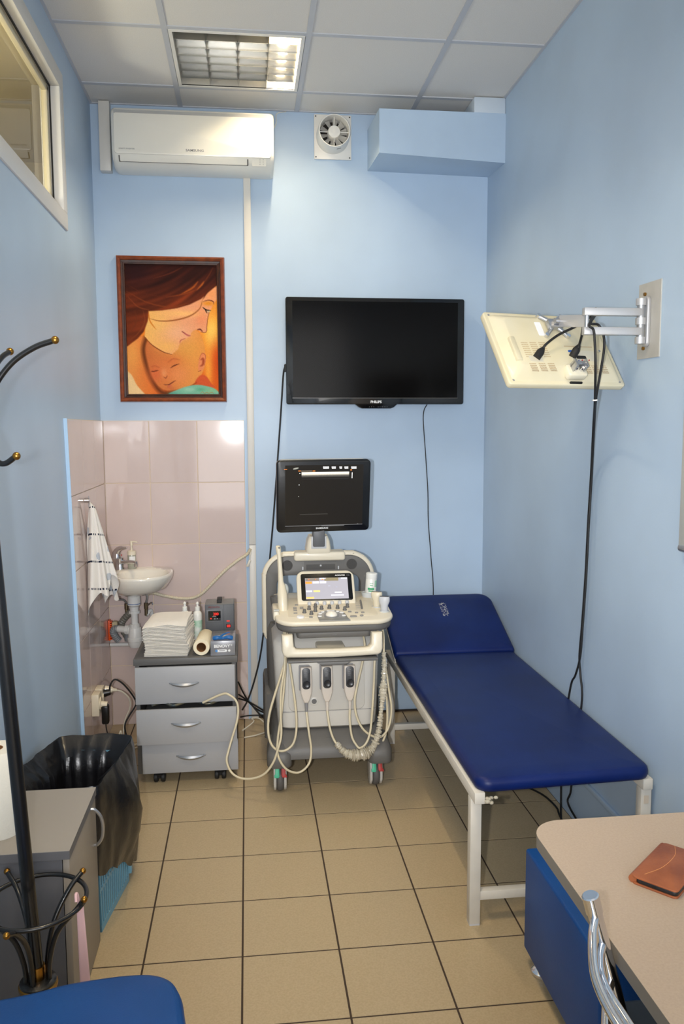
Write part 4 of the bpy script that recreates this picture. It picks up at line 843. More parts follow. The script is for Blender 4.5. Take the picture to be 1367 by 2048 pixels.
lone('probe_lead', [(.918, -.9, .735), Y(571, 1310, -.97), Y(563, 1345, -.98), Y(549, 1390, -.985), Y(538, 1430, -.99), Y(536, 1462, -.995), Y(542, 1488, -1.0), Y(556, 1501, -1.005), Y(572, 1500, -1.005), Y(586, 1487, -1.0), Y(592, 1463, -.995), Y(592, 1430, -.99), Y(587, 1385, -.98), Y(579, 1330, -.97), Y(576, 1300, -.96), (.932, -.89, .735)], 'beige lead making a wide loop below the left end of the console handle')
lone('probe_lead', [(.924, -.92, .73), Y(569, 1330, -.99), Y(562, 1380, -1.0), Y(561, 1430, -1.01), Y(562, 1470, -1.02), Y(555, 1500, -1.03), Y(545, 1527, -1.03), Y(528, 1548, -1.02), Y(505, 1557, -1.0), Y(480, 1556, -.98), Y(462, 1544, -.96), Y(453, 1522, -.93), Y(457, 1500, -.91), Y(465, 1472, -.89), Y(473, 1445, -.88), Y(476, 1420, -.87), Y(472, 1402, -.862), Y(460, 1391, -.855), Y(445, 1388, -.84), (.55, -.81, .378)], 'beige lead sagging to the floor between the scanner and the open drawer')
# gel bottle
gl_ = thing('gel_bottle', 'white gel bottle with green label standing at the back right of the console', 'bottle', (1.345, -.655, .808))
Mb = Matrix.Translation((1.343, -.66, .806)) @ Matrix.Rotation(math.radians(4), 4, 'Y')
obj('bottle', lathe([(.024, 0), (.027, .004), (.027, .118), (.024, .124), (.0235, .126)], M=Mb, seg=28), PB, gl_)
obj('cap', lathe([(.0262, .098), (.0276, .1), (.0276, .124), (.024, .127), (0, .127)], M=Mb, seg=28, cap0=False), mat('bottle_cap', (238, 238, 234), .35), gl_)
GRN = mat('green_print', (60, 160, 110), .5); GR2 = mat('pale_green_print', (170, 214, 186), .5)
def wrap(nm, a0, a1, z0, z1, m, r=.0273):
    rings = [[Mb @ Vector((r*math.cos(a), r*math.sin(a), z)) for a in [math.radians(a0+(a1-a0)*k/10) for k in range(11)]] for z in (z0, z1)]; obj(nm, ring_loft(rings, False, False, closed=False), m, gl_)
wrap('label_field', -60, 10, .062, .094, GR2); wrap('label_band', -130, -62, .048, .058, GRN, .0275); wrap('label_band', -120, -70, .04, .045, GRN, .0275); wrap('label_line', -110, -80, .068, .071, GRN, .0275); wrap('label_line', -125, -65, .012, .02, GR2); wrap('label_line', -112, -78, .078, .08, GRN, .0275); wrap('label_line', -122, -70, .028, .033, GR2)
# ------------------------------------------------------------------ wash basin corner
CER = mat('white_ceramic', (228, 224, 214), .12, coat=.6); PIPE = mat('white_pipe_plastic', (214, 214, 212), .4); PIPEG = mat('grey_pipe_plastic', (132, 136, 140), .45)
sk = thing('wash_basin', 'small white ceramic wash basin on the pink tiled wall with exposed drain trap', 'sink', (.205, -.15, .45))
def bplan(cx, cy, ax, af, ab, n=36, yb=-.0125):
    return [(cx+ax*(1 if math.cos(a) > 0 else -1)*abs(math.cos(a))**.8, min(yb, cy-(af if math.sin(a) > 0 else ab)*(1 if math.sin(a) > 0 else -1)*abs(math.sin(a))**.85)) for a in [2*math.pi*i/n for i in range(n)]]
lv = [(.165, -.14, .045, .07, .1, .752), (.175, -.15, .1, .13, .14, .772), (.2, -.155, .14, .185, .15, .8), (.208, -.15, .158, .215, .15, .84), (.208, -.15, .163, .225, .15, .862), (.208, -.15, .163, .225, .15, .872), (.208, -.15, .157, .219, .143, .878),
      (.222, -.205, .132, .155, .115, .877), (.224, -.205, .126, .148, .108, .868), (.222, -.2, .105, .125, .09, .83), (.21, -.19, .05, .06, .045, .797), (.205, -.185, .012, .012, .012, .793)]
obj('basin', ring_loft([[Vector((x, y, z)) for x, y in bplan(*q[:5])] for q in lv for z in (q[5],)]), CER, sk, smooth=55)
obj('overflow_hole', cyl((.15, -.095, .85), (.152, -.102, .8485), .0075, seg=14), mat('overflow_dark', (96, 70, 52), .6), sk)
fx, fy, fz = .083, -.056, .876
fc = obj('faucet', lathe([(.024, 0), (.024, .006), (.021, .012), (.0205, .052), (.022, .056), (.022, .06)], (fx, fy, fz), seg=24), CHROME, sk, smooth=40)
obj('spout', tube([(fx+.01, fy-.005, fz+.04), (fx+.04, fy-.03, fz+.042), (fx+.075, fy-.055, fz+.045), (fx+.095, fy-.068, fz+.043)], .01, 10, rf=lambda f, i: .0115-.002*f), CHROME, fc, smooth=60)
obj('aerator', cyl((fx+.094, fy-.067, fz+.048), (fx+.094, fy-.067, fz+.022), .0095, seg=14), CHROME, fc)
obj('lever', tube([(fx-.016, fy+.004, fz+.06), (fx-.012, fy, fz+.092), (fx+.01, fy-.012, fz+.113), (fx+.045, fy-.032, fz+.118)], .014, 10, rf=lambda f, i: .021*(1-f)**.7+.005), CHROME, fc, smooth=60)
obj('tap_mark', sph((fx+.014, fy-.019, fz+.078), .0035, 8), mat('red_dot', (200, 40, 30), .4), fc)
tx, ty = .165, -.15
tr_ = obj('drain_trap', lathe([(.012, .47), (.03, .474), (.037, .49), (.038, .505), (.04, .507), (.04, .522), (.036, .526), (.033, .575), (.03, .58)], (tx, ty, 0), seg=28), PIPE, sk, smooth=40)
for z0, z1, r_ in ((.578, .598, .026), (.655, .668, .029)): obj('trap_nut', lathe([(r_, z0), (r_, z1)], (tx, ty, 0), seg=12), PIPE, tr_, smooth=20)
obj('down_pipe', lathe([(.018, .59), (.018, .66)], (tx, ty, 0), seg=18), PIPE, tr_)
obj('drain_cup', lathe([(.022, .664), (.024, .69), (.034, .7), (.034, .75), (.036, .765)], (tx, ty, 0), seg=24), PIPE, tr_, smooth=40); obj('blue_gasket', lathe([(.0346, .706), (.0346, .709)], (tx, ty, 0), seg=24), mat('blue_gasket', (40, 90, 150), .5), tr_)
obj('side_branch', cyl((tx-.02, ty, .565), (tx-.09, ty+.03, .565), .018, seg=16), PIPE, tr_); obj('branch_nut', cyl((tx-.028, ty+.004, .565), (tx-.046, ty+.011, .565), .026, seg=10), PIPE, tr_, smooth=20)
obj('corrugated_elbow', tube([(tx-.085, ty+.03, .565), (tx-.11, ty+.045, .562), (tx-.122, ty+.06, .54), (tx-.112, ty+.075, .51), (tx-.1, ty+.085, .49)], .018, 14, 10, rf=lambda f, i: .018+.0018*math.sin(i*1.6)), PIPEG, tr_, smooth=40)
obj('corrugated_drain', tube([(tx-.02, ty+.05, .655), (tx-.045, ty+.07, .63), (tx-.07, ty+.09, .6), (tx-.085, ty+.1, .57), (tx-.07, ty+.11, .52), (tx-.05, ty+.115, .49)], .017, 14, 10, rf=lambda f, i: .017+.002*math.sin(i*1.5)), mat('dirty_grey_pipe', (118, 116, 108), .5), sk, smooth=40)
obj('wall_elbow', lathe([(.026, .48), (.028, .5), (.024, .52), (.018, .535)], (.12, -.045, 0), seg=18), PIPEG, sk)
obj('waste_pipe', cyl((TT+.002, -.033, .458), (.25, -.033, .455), .011, seg=12), PIPE, sk)
VAL = mat('aged_brass', (120, 106, 84), .4, metal=.8)
for x, nm in ((.112, 'left'), (.215, 'right')):
    v = obj('angle_valve', cyl((x, -.06, .655), (x, -.06, .69), .011, seg=12, bev=.002), VAL, sk); cyl_ = cyl((x, -.013, .672), (x, -.06, .672), .008, seg=10); obj('valve_stub', cyl_, VAL, v)
    cyl_ = cyl((x, -.06, .62), (x, -.06, .655), .009, seg=10); obj('valve_nut', cyl_, VAL, v)
obj('supply_hose', tube([(.112, -.06, .69), (.1, -.07, .71), (.07, -.08, .72), (.05, -.07, .75), (.07, -.06, .8)], .006, 8), mat('braided_hose', (150, 150, 150), .35, metal=.6, bump=.3, bscale=400), sk); obj('supply_hose', tube([(.215, -.06, .69), (.222, -.06, .72), (.212, -.06, .76)], .006, 8), mat('braided_hose', (150, 150, 150), .35), sk)
obj('supply_riser', tube([(.215, -.06, .62), (.235, -.035, .64), (.242, -.03, .6), (.243, -.03, .5), (.243, -.03, .46)], .011, 10), PIPE, sk); obj('valve_tap', tube([(.222, -.06, .675), (.245, -.065, .69), (.252, -.07, .68)], .004, 8), CHROME, sk)
sd_ = thing('soap_dispenser', 'clear soap dispenser with cream pump on the wash basin rim', 'soap dispenser', (.148, -.062, .877))
obj('bottle', lathe([(.02, 0), (.022, .004), (.0215, .07), (.02, .078)], (.148, -.062, .877), seg=24), mat('clear_soap', (196, 196, 178), .15, trans=.35), sd_, smooth=40)
obj('collar', lathe([(.0225, .076), (.0225, .096), (.008, .099), (.006, .102), (.006, .112)], (.148, -.062, .877), seg=20), CREAM, sd_, smooth=40)
obj('pump', lathe([(.0045, .11), (.0045, .125), (.0075, .126), (.0075, .148), (.006, .15)], (.148, -.062, .877), seg=14), CREAM, sd_, smooth=40); obj('pump_spout', tube([(.148, -.064, 1.022), (.165, -.07, 1.024), (.182, -.076, 1.021)], .004, 8, rf=lambda f, i: .0048-.002*f), CREAM, sd_)
rings = [[Vector((.148+.0224*math.cos(a), -.062+.0224*math.sin(a), z)) for a in [math.radians(-120+90*k/8) for k in range(9)]] for z in (.92, .946)]; obj('paper_label', ring_loft(rings, False, False, closed=False), PRINTW, sd_)
hk = thing('towel_hook', 'small chrome hook on the tiled left wall holding the towel', 'hook', (.03, -.583, 1.28))
b = cyl((TT, -.583, 1.292), (TT+.026, -.583, 1.292), .012, seg=16, bev=.002); obj('mount', b, CHROME, hk); obj('wire_hook', tube([(TT+.02, -.583, 1.312), (TT+.02, -.583, 1.285), (TT+.02, -.58, 1.262), (TT+.026, -.578, 1.25), (TT+.034, -.576, 1.26)], .0022, 6), CHROME, hk)
# towel
def towel_mat():
    m = mat('patterned_towel', (232, 228, 222), .95, bump=.35, bscale=260); nt = m.node_tree; N = nt.nodes.new; L = nt.links.new; b = nt.nodes['Principled BSDF']
    tc = N('ShaderNodeTexCoord'); v = N('ShaderNodeTexVoronoi'); v.inputs['Scale'].default_value = 13; L(tc.outputs['Object'], v.inputs['Vector'])
    n = N('ShaderNodeTexNoise'); n.inputs['Scale'].default_value = 45; L(tc.outputs['Object'], n.inputs['Vector'])
    ad = N('ShaderNodeMath'); ad.operation = 'MULTIPLY_ADD'; ad.inputs[1].default_value = .35; L(n.outputs[0], ad.inputs[0]); L(v.outputs['Distance'], ad.inputs[2])
    lt = N('ShaderNodeMath'); lt.operation = 'LESS_THAN'; lt.inputs[1].default_value = .42; L(ad.outputs[0], lt.inputs[0])
    sx = N('ShaderNodeSeparateXYZ'); L(tc.outputs['Object'], sx.inputs[0])
    def lines(slope, per, off, wid, axis=1, dash=.014):
        a = N('ShaderNodeMath'); a.operation = 'MULTIPLY_ADD'; a.inputs[1].default_value = slope; L(sx.outputs[axis], a.inputs[0]); L(sx.outputs[2], a.inputs[2])
        p = N('ShaderNodeMath'); p.operation = 'PINGPONG'; p.inputs[1].default_value = per; o2 = N('ShaderNodeMath'); o2.operation = 'ADD'; o2.inputs[1].default_value = off; L(a.outputs[0], o2.inputs[0]); L(o2.outputs[0], p.inputs[0])
        c = N('ShaderNodeMath'); c.operation = 'LESS_THAN'; c.inputs[1].default_value = wid; L(p.outputs[0], c.inputs[0])
        d = N('ShaderNodeMath'); d.operation = 'PINGPONG'; d.inputs[1].default_value = dash/2; s = N('ShaderNodeMath'); s.operation = 'ADD'; L(sx.outputs[1], s.inputs[0]); L(sx.outputs[0], s.inputs[1]); L(s.outputs[0], d.inputs[0])
        e = N('ShaderNodeMath'); e.operation = 'LESS_THAN'; e.inputs[1].default_value = dash*.27; L(d.outputs[0], e.inputs[0])
        mu = N('ShaderNodeMath'); mu.operation = 'MULTIPLY'; L(c.outputs[0], mu.inputs[0]); L(e.outputs[0], mu.inputs[1]); return mu.outputs[0]
    m1 = N('ShaderNodeMix'); m1.data_type = 'RGBA'; m1.inputs[6].default_value = lin((232, 228, 222)); m1.inputs[7].default_value = lin((186, 192, 200)); L(lt.outputs[0], m1.inputs[0])
    m2 = N('ShaderNodeMix'); m2.data_type = 'RGBA'; L(m1.outputs[2], m2.inputs[6]); m2.inputs[7].default_value = lin((36, 44, 66)); L(lines(.25, .065, .02, .0045), m2.inputs[0])
    L(m2.outputs[2], b.inputs['Base Color']); return m
rings = []; ns = 40; nt_ = 96
for i in range(ns+1):
    s = i/ns; ring = []
    for k in range(nt_):
        a = 2*math.pi*k/nt_
        fold = 1+s**.6*(.26*math.sin(3*a+.6)+.2*math.sin(7*a+1.7+s)+.13*math.sin(11*a+2*s))
        ay = (.012+.074*s**.75)*fold; ax2 = (.011+.05*s**.8)*fold
        hem = .43+.06*math.sin(2*a-.5)+.035*math.sin(5*a)
        x = .047+.018*s+ax2*math.cos(a)+.035*s*math.cos(a)*max(0, math.sin(-a))
        y = -.568+.05*s+ay*math.sin(a)
        x = max(TT+.002+.002*math.sin(7*a), x)
        ring.append(Vector((x, y, 1.272-hem*s-.012*math.cos(a)*(1-s))))
    rings.append(ring)
obj('hand_towel', ring_loft(rings, True, False), towel_mat(), label='white towel with grey flowers and dashed dark stripes hanging beside the basin', cat='towel', smooth=70)
ob = thing('scrub_brush', 'orange scrub brush tucked in the tiled corner below the basin', 'brush', (.03, -.05, .49))
obj('brush_back', bx(TT+.001, TT+.011, -.075, -.03, .49, .6, .003), mat('orange_plastic', (226, 82, 24), .4), ob)
t = NB()
for k in range(9): bx(TT+.011, TT+.02, -.073, -.033, .495+k*.0115, .501+k*.0115, bm=t)
obj('brush_teeth', t, mat('orange_plastic', (226, 82, 24), .4), ob, smooth=0); obj('sponge', bx(TT+.02, TT+.05, -.072, -.03, .54, .592, .008), mat('beige_sponge', (186, 172, 142), .95, bump=.6, bscale=150), ob)
obj('corrugated_conduit', tube([(.215, -.03, .728), (.25, -.03, .735), Y(330, 1192, -.03), Y(360, 1197, -.03), Y(385, 1196, -.03), Y(405, 1186, -.03), Y(425, 1166, -.03), Y(450, 1141, -.03), Y(475, 1121, -.03), Y(493, 1109, -.022), Y(501, 1097, -.016)], .008, 10, 22, rf=lambda f, i: .0085+.0013*math.sin(i*1.9)), mat('conduit_beige', (210, 200, 176), .5), label='beige corrugated conduit running from below the basin up to the white trunking', cat='conduit', smooth=60)
b = tube([(.785, -.02, .96), (.775, -.03, .93), (.772, -.032, .905)], .003, 6); bx(.762, .775, -.038, -.026, .868, .908, .003, bm=b, M=Matrix.Translation((.765, 0, .89)) @ Matrix.Rotation(.4, 4, 'Y') @ Matrix.Translation((-.765, 0, -.89)))
obj('terminal_plug', b, WHITECAB, label='tiny white connector dangling where the conduit meets the trunking', cat='connector')
# socket with plugs on the left wall
so = thing('power_socket', 'cream double wall socket low on the tiled left wall', 'socket', (.03, -.53, .25))
for y0, y1 in ((-.59, -.515), (-.505, -.43)):
    s_ = obj('socket_box', bx(TT, TT+.036, y0, y1, .256, .362, .004), CREAM, so)
    obj('socket_face', cyl((TT+.036, (y0+y1)/2, .309), (TT+.041, (y0+y1)/2, .309), .031, seg=24), CREAM, s_)
obj('black_plug', cyl((TT+.04, -.467, .33), (TT+.07, -.467, .335), .02, .014, 14), BLACK, label='round black plug in the cream wall socket', cat='plug')
ap = thing('power_adapter', 'black power adapter hanging from the cream wall socket', 'adapter', (.075, -.55, .2))
obj('adapter_body', bx(TT+.042, TT+.075, -.575, -.53, .208, .3, .008), BLACK, ap); obj('adapter_plug', cyl((TT+.038, -.553, .305), (TT+.068, -.553, .3), .016, seg=12), CREAM, ap)
obj('adapter_lead', tube([(TT+.058, -.553, .21), (TT+.06, -.553, .18), (TT+.075, -.56, .12), (.115, -.57, .05), (.14, -.57, .006), (.2, -.56, .005)], .003, 6), BLACK, ap, smooth=80)
wp = thing('white_plug', 'white mains plug with white cable in the far half of the wall socket', 'plug', (.08, -.46, .34))
obj('plug_body', cyl((TT+.042, -.45, .345), (TT+.078, -.45, .34), .018, .014, 14), CREAM, wp); obj('plug_neck', cyl((TT+.078, -.45, .34), (TT+.098, -.45, .338), .009, .007, 10), CREAM, wp)
obj('plug_lead', tube([(TT+.095, -.45, .338), (.135, -.44, .325), (.165, -.42, .28), (.165, -.41, .23), (.14, -.41, .17), (.13, -.42, .1), (.12, -.43, .03), (.14, -.4, .006), (.22, -.34, .006), (.3, -.3, .006)], .004, 6), WHITECAB, wp, smooth=80)
lone('black_mains_cable', [(TT+.066, -.467, .335), (TT+.07, -.465, .37), (.105, -.46, .395), (.14, -.45, .37), (.175, -.44, .32), (.198, -.43, .27), (.192, -.43, .24), (.165, -.44, .2), (.145, -.45, .16), (.148, -.45, .11), (.165, -.46, .05), (.18, -.48, .006), (.2, -.55, .006)], 'black mains cable arching out of the wall socket and down to the floor', m=RUBBER, r=.0042)
for k, pts in enumerate(([(.1, -.47, .006), (.15, -.38, .01), (.21, -.3, .008), (.28, -.26, .006)], [(.095, -.43, .006), (.12, -.43, .06), (.115, -.4, .11), (.105, -.42, .06), (.13, -.4, .006), (.22, -.35, .008), (.3, -.33, .006)])):
    lone('white_floor_cable', pts, ('straight white cable lying on the floor below the wall socket', 'knotted white cable rising in a small loop below the wall socket')[k], m=WHITECAB, r=.004, group='white cables in the corner')
# ------------------------------------------------------------------ cables behind the scanner
lone('television_cable', [(.98, -.07, 1.96), A(569, 735, 'Y', -.06), A(566, 752, 'Y', -.045), A(561, 830, 'Y', -.03), A(554, 930, 'Y', -.025), A(546, 1040, 'Y', -.022), A(539, 1120, 'Y', -.022), A(531, 1220, 'Y', -.025), A(522, 1300, 'Y', -.03), A(510, 1355, 'Y', -.04), A(496, 1398, 'Y', -.06), A(484, 1420, 'Y', -.1)], 'thick black cable hanging from the left edge of the television', m=RUBBER, r=.0045)
obj('cable_plug', bx(.972, .986, -.08, -.05, 1.92, 1.96, .003), RUBBER, bpy.data.objects['television_cable'])
lone('television_cable', [(1.76, -.04, 1.76), A(846, 830, 'Y', -.01), A(850, 900, 'Y', -.008), A(855, 980, 'Y', -.008), A(856, 1040, 'Y', -.008), A(861, 1110, 'Y', -.008), A(866, 1190, 'Y', -.008), (1.78, -.008, .4), (1.77, -.012, .1), (1.76, -.02, .008)], 'thin black cable hanging from the bottom edge of the television', m=RUBBER, r=.0026)
for k, pts in enumerate(([A(476, 1364, 'Y', -.3), A(487, 1387, 'Y', -.22), A(500, 1407, 'Y', -.2), A(516, 1420, 'Y', -.22), A(540, 1430, 'Y', -.32)], [A(477, 1389, 'Y', -.3), A(490, 1398, 'Y', -.24), A(503, 1410, 'Y', -.22), A(520, 1430, 'Y', -.24), A(540, 1447, 'Y', -.34)], [A(477, 1397, 'Y', -.3), A(495, 1403, 'Y', -.23), A(515, 1414, 'Y', -.22), A(538, 1428, 'Y', -.33)], [A(480, 1434, 'Y', -.03), A(500, 1431, 'Y', -.03), A(540, 1430, 'Y', -.04)])):
    lone('scanner_power_cable', pts, ('black cable dropping steeply from the cabinet edge across the hanging television cable', 'black cable leaving the open drawer level and reaching lowest on the scanner base', 'black cable running in a shallow line from the cabinet to the scanner skirt', 'black cable lying along the skirting line between cabinet and scanner')[k], m=RUBBER, r=.0042, group='black cables behind the drawer cabinet')
lone('white_floor_cable', [(.72, -.2, .006), (.78, -.14, .03), A(503, 1437, 'Y', -.1), A(520, 1438, 'Y', -.12), (.86, -.2, .006), (.8, -.27, .006), (.73, -.3, .006)], 'white cable curled on the floor in front of the trunking', m=WHITECAB, r=.004)
lone('floor_cable', [(.9, -.02, .018), (1.2, -.018, .016), (1.6, -.018, .016), (1.9, -.02, .016)], 'black cable lying along the foot of the back wall behind the couch', m=RUBBER, r=.004)
# ------------------------------------------------------------------ waste basket with black bag
BL = mat('light_blue_plastic', (120, 172, 196), .45)
bk = thing('waste_basket', 'light blue slotted plastic basket under a black bin bag', 'basket', (.18, -1.74, 0))
fb = [(.05, -1.9), (.278, -1.905), (.322, -1.605), (.07, -1.57)]; ft = [(.022, -1.925), (.276, -1.925), (.326, -1.535), (.06, -1.5)]
def bpt(i, f, z): # point on side i at fraction f and height z
    t_ = z/.46; a = Vector(fb[i]).lerp(Vector(ft[i]), t_); b_ = Vector(fb[(i+1) % 4]).lerp(Vector(ft[(i+1) % 4]), t_); return a.lerp(b_, f)
obj('basket_floor', prism(fb, .0, .012), BL, bk, smooth=0)
for i in range(4):
    if i == 1: continue
    t = ring_loft([[bpt(i, 0, z).to_3d()+Vector((0, 0, z)), bpt(i, 1, z).to_3d()+Vector((0, 0, z))] for z in (0, .46)], False, False, closed=False)
    bmesh.ops.solidify(t, geom=list(t.faces), thickness=.004); obj('side_panel', t, BL, bk, smooth=0)
def bar(f0, f1, z0, z1, nm, d=.004):
    P = [(bpt(1, f, z), z) for f, z in ((f0, z0), (f1, z0), (f1, z1), (f0, z1))]; n_ = Vector((.97, -.13, 0))
    t = ring_loft([[Vector((p.x, p.y, z))+n_*s for p, z in P] for s in (0, -d)]); obj(nm, t, BL, bk, smooth=0)
for z0, z1 in ((0, .022), (.135, .147), (.235, .25), (.335, .35), (.42, .46)): bar(0, 1, z0, z1, 'rail', .006)
for k in range(15):
    f = .03+k*.94/14; bar(max(0, f-.011), min(1, f+.011), .022, .42, 'slat', .004)
obj('basket_clip', bx(.318, .332, -1.612, -1.585, .03, .12, .002), BL, bk)
# the bag: over the rim, outside down and inside down
BAG = mat('black_bin_bag', (20, 20, 23), .27, bump=.5, bscale=26, spec=.5)
rim = [(.012, -1.935), (.282, -1.938), (.338, -1.52), (.26, -1.485), (.07, -1.475), (.008, -1.78)]
RIM = [v.xy for v in cr([(x, y, 0) for x, y in rim], 26, True)]
def lin_rim():
    out = []; n = len(rim)
    for i in range(n):
        a, b_ = Vector(rim[i]), Vector(rim[(i+1) % n]); m_ = max(4, int((b_-a).length/.011))
        for k in range(m_): out.append(a.lerp(b_, k/m_))
    for _ in range(3): out = [(out[i-1]+out[i]*2+out[(i+1) % len(out)])/4 for i in range(len(out))]
    return out
RIM = lin_rim(); n = len(RIM); C0 = Vector((.165, -1.72)); rings = []
rr = random.Random(5); ph = [rr.uniform(0, 6.28) for _ in range(12)]
def wr(i, z): 
    a = i/n*2*math.pi
    return .006*math.sin(9*a+ph[0]+z*9)+.004*math.sin(17*a+ph[1]-z*14)+.003*math.sin(31*a+ph[2]+z*20)
prof = [('o', 0.0), ('o', .12), ('o', .3), ('o', .5), ('o', .7), ('o', .85), ('o', .95), ('t', 0), ('i', .04), ('i', .12), ('i', .25), ('i', .4), ('i', .6), ('i', .8), ('i', 1.0)]
for kind, f in prof:
    ring = []
    for i, p in enumerate(RIM):
        d = (p-C0).normalized(); a = i/n*2*math.pi
        right = max(0, d.x)**2; hz_ = .5+.003*math.sin(3*a+ph[4])+.0015*math.sin(13*a+ph[5])
        hem = .05+.008*math.sin(4*a+ph[6])+.008*math.sin(11*a+ph[7])+.48*max(0, -1.57-p.y)*(1 if p.x > .1 else .3)
        if kind == 'o':
            z = hem+(hz_-hem)*f; bul = .012+.06*right*math.sin(math.pi*min(1, f*1.05))*max(0, min(1, 1-abs(p.y+1.68)/.32)); q = p+d*(bul+wr(i, z)*(.55-.3*f))
        elif kind == 't': z = hz_+.004; q = p+d*(.004+.3*wr(i, z))
        else:
            z = hz_-.478*f; q = p-d*(.046*min(1, f*8)+.035*f+.04*f*f)-d*abs(wr(i, z))*1.3*min(1, f*5)
        q.x = max(q.x, .006); q.y = max(q.y, -1.947)
        ring.append(Vector((q.x, q.y, z)))
    rings.append(ring)
obj('bin_bag', ring_loft(rings, False, True), BAG, label='black plastic bag lining the light blue basket and hanging over its rim', cat='bin bag', smooth=38, recalc=False)
# ------------------------------------------------------------------ side cabinet with paper towel roll
sc_ = thing('side_cabinet', 'low grey cabinet with a single door and bowed handle standing behind the coat stand', 'cabinet', (.14, -2.14, 0))
LTOP = mat('pale_laminate_top', (154, 148, 140), .5, bump=.02, bscale=200); DSIDE = mat('slate_laminate', (98, 98, 102), .5)
b = bx(.006, .262, -2.328, -2.312, .0, .485); bx(.006, .262, -1.968, -1.952, 0, .485, bm=b); bx(.006, .02, -2.312, -1.968, 0, .485, bm=b); bx(.02, .262, -2.312, -1.968, .04, .055, bm=b)
obj('carcass', b, DSIDE, sc_, smooth=0)
obj('worktop', bx(.004, .284, -2.336, -1.95, .4865, .5095), DSIDE, sc_, smooth=0); obj('top_surface', bx(.004, .284, -2.336, -1.95, .5095, .511), LTOP, sc_, smooth=0)
dr = obj('door', bx(.264, .281, -2.328, -1.953, .004, .483, .001), mat('warm_lit_grey_laminate', (150, 140, 128), .42), sc_)  # grey laminate door, with warm floor bounce put into its colour
obj('handle', tube([(.281, -2.03, .478), (.293, -2.028, .474), (.308, -2.022, .45), (.313, -2.016, .415), (.308, -2.008, .375), (.293, -2.0, .35), (.281, -1.998, .346)], .005, 8), STEEL, dr, smooth=60)
pt = thing('paper_towel_roll', 'white paper towel roll standing upright on the low grey cabinet', 'paper towel', (.068, -2.215, .511))
TW = mat('paper_towel', (238, 234, 222), .95, bump=.25, bscale=180)
obj('paper', lathe([(.02, 0), (.058, 0), (.06, .003), (.06, .237), (.058, .24), (.02, .24)], (.068, -2.205, .511), seg=40, cap0=False, cap1=False), TW, pt, smooth=40); obj('core', lathe([(.0202, 0), (.0202, .2405), (.0185, .2405), (.0185, 0)], (.068, -2.205, .511), seg=24, cap0=False, cap1=False), CARD, pt)
# ------------------------------------------------------------------ coat stand
BM = mat('black_lacquer_metal', (15, 15, 17), .28, coat=.2)
cs = thing('coat_stand', 'black metal coat stand with brass tips and an umbrella ring', 'coat stand', (.24, -2.48, 0))
def PX(z): return Vector((.243-.052*z, -2.485+.0*z, z))
obj('pole', tube([PX(.02), PX(.6), PX(1.2), PX(1.78)], .0165, 16, 4), BM, cs, smooth=60)
obj('hub', lathe([(.02, .205), (.042, .215), (.044, .235), (.044, .255), (.03, .262)], (.23, -2.485, 0), seg=24), BM, cs); obj('hub_ring', lathe([(.044, .236), (.047, .24), (.047, .247), (.044, .25)], (.23, -2.485, 0), seg=28, cap0=False, cap1=False), BRASS, cs); obj('pole_collar', lathe([(.0185, .262), (.0195, .27), (.0195, .29), (.0185, .295)], (.229, -2.485, 0), seg=20), BRASS, cs)
RC = Vector((.228, -2.47, .455))
obj('umbrella_ring', tube([RC+Vector((.122*math.cos(a), .122*math.sin(a), 0)) for a in [i*math.pi/8 for i in range(16)]], .006, 10, 4, closed=True), BM, cs, smooth=70)
tips = [(.323, -2.372), (.352, -2.505), (.205, -2.63), (.128, -2.35), (.1, -2.56)]
def arm(x, y, nm='umbrella_arm'):
    tip = Vector((x, y, .475)); base = Vector((.23, -2.485, .25)); h = (tip-base); h.z = 0; dn = h.normalized()
    pts = [base+dn*.028, base+dn*.032+Vector((0, 0, .06)), base+dn*.055+Vector((0, 0, .135)), base+dn*.105+Vector((0, 0, .195)), Vector((tip.x, tip.y, .47))+dn*0]
    a_ = obj(nm, tube(pts, .0065, 8), BM, cs, smooth=70); d_ = (pts[-1]-pts[-2]).normalized()
    obj('brass_tip', sph(pts[-1]+d_*.002, .0085, 12), BRASS, a_, smooth=80)
for x, y in tips: arm(x, y)
for k in range(4):
    a = math.radians(30+90*k); d_ = Vector((math.cos(a), math.sin(a), 0)); b0 = Vector((.24, -2.485, 0))
    lg = obj('foot', tube([b0+d_*.02+Vector((0, 0, .2)), b0+d_*.06+Vector((0, 0, .16)), b0+d_*.12+Vector((0, 0, .07)), b0+d_*.17+Vector((0, 0, .012))], .008, 8), BM, cs, smooth=70); obj('foot_pad', sph(b0+d_*.17+Vector((0, 0, .0085)), .0085, 10), RUBBER, lg)
def hook(tip, nm, low=False):
    tip = Vector(tip); zb = tip.z-.19 if not low else tip.z-.01; b0 = PX(zb); h = tip-b0; h.z = 0; dn = h.normalized(); L_ = h.length
    if not low: pts = [b0+dn*.012, b0+dn*L_*.18+Vector((0, 0, .075)), b0+dn*L_*.42+Vector((0, 0, .135)), b0+dn*L_*.72+Vector((0, 0, .172)), tip]
    else: pts = [b0+dn*.012+Vector((0, 0, .06)), b0+dn*L_*.35+Vector((0, 0, .004)), b0+dn*L_*.62+Vector((0, 0, -.008)), tip]
    o = obj(nm, tube(pts, .0068, 8), BM, cs, smooth=70); obj('brass_tip', sph(tip, .0095, 12), BRASS, o, smooth=80)
hook(A(110, 680, 'Y', -2.5), 'coat_hook'); hook(A(33, 912, 'Y', -2.52), 'hat_hook', True); hook(A(20, 703, 'Y', -2.35), 'coat_hook')
hook((.04, -2.56, 1.82), 'coat_hook'); hook((.16, -2.66, 1.83), 'coat_hook'); hook((.06, -2.53, 1.56), 'hat_hook', True)
PINK = mat('pink_plastic', (222, 182, 184), .4)
t0 = Vector((.338, -2.497, .468)); rings = []
n_ = 20
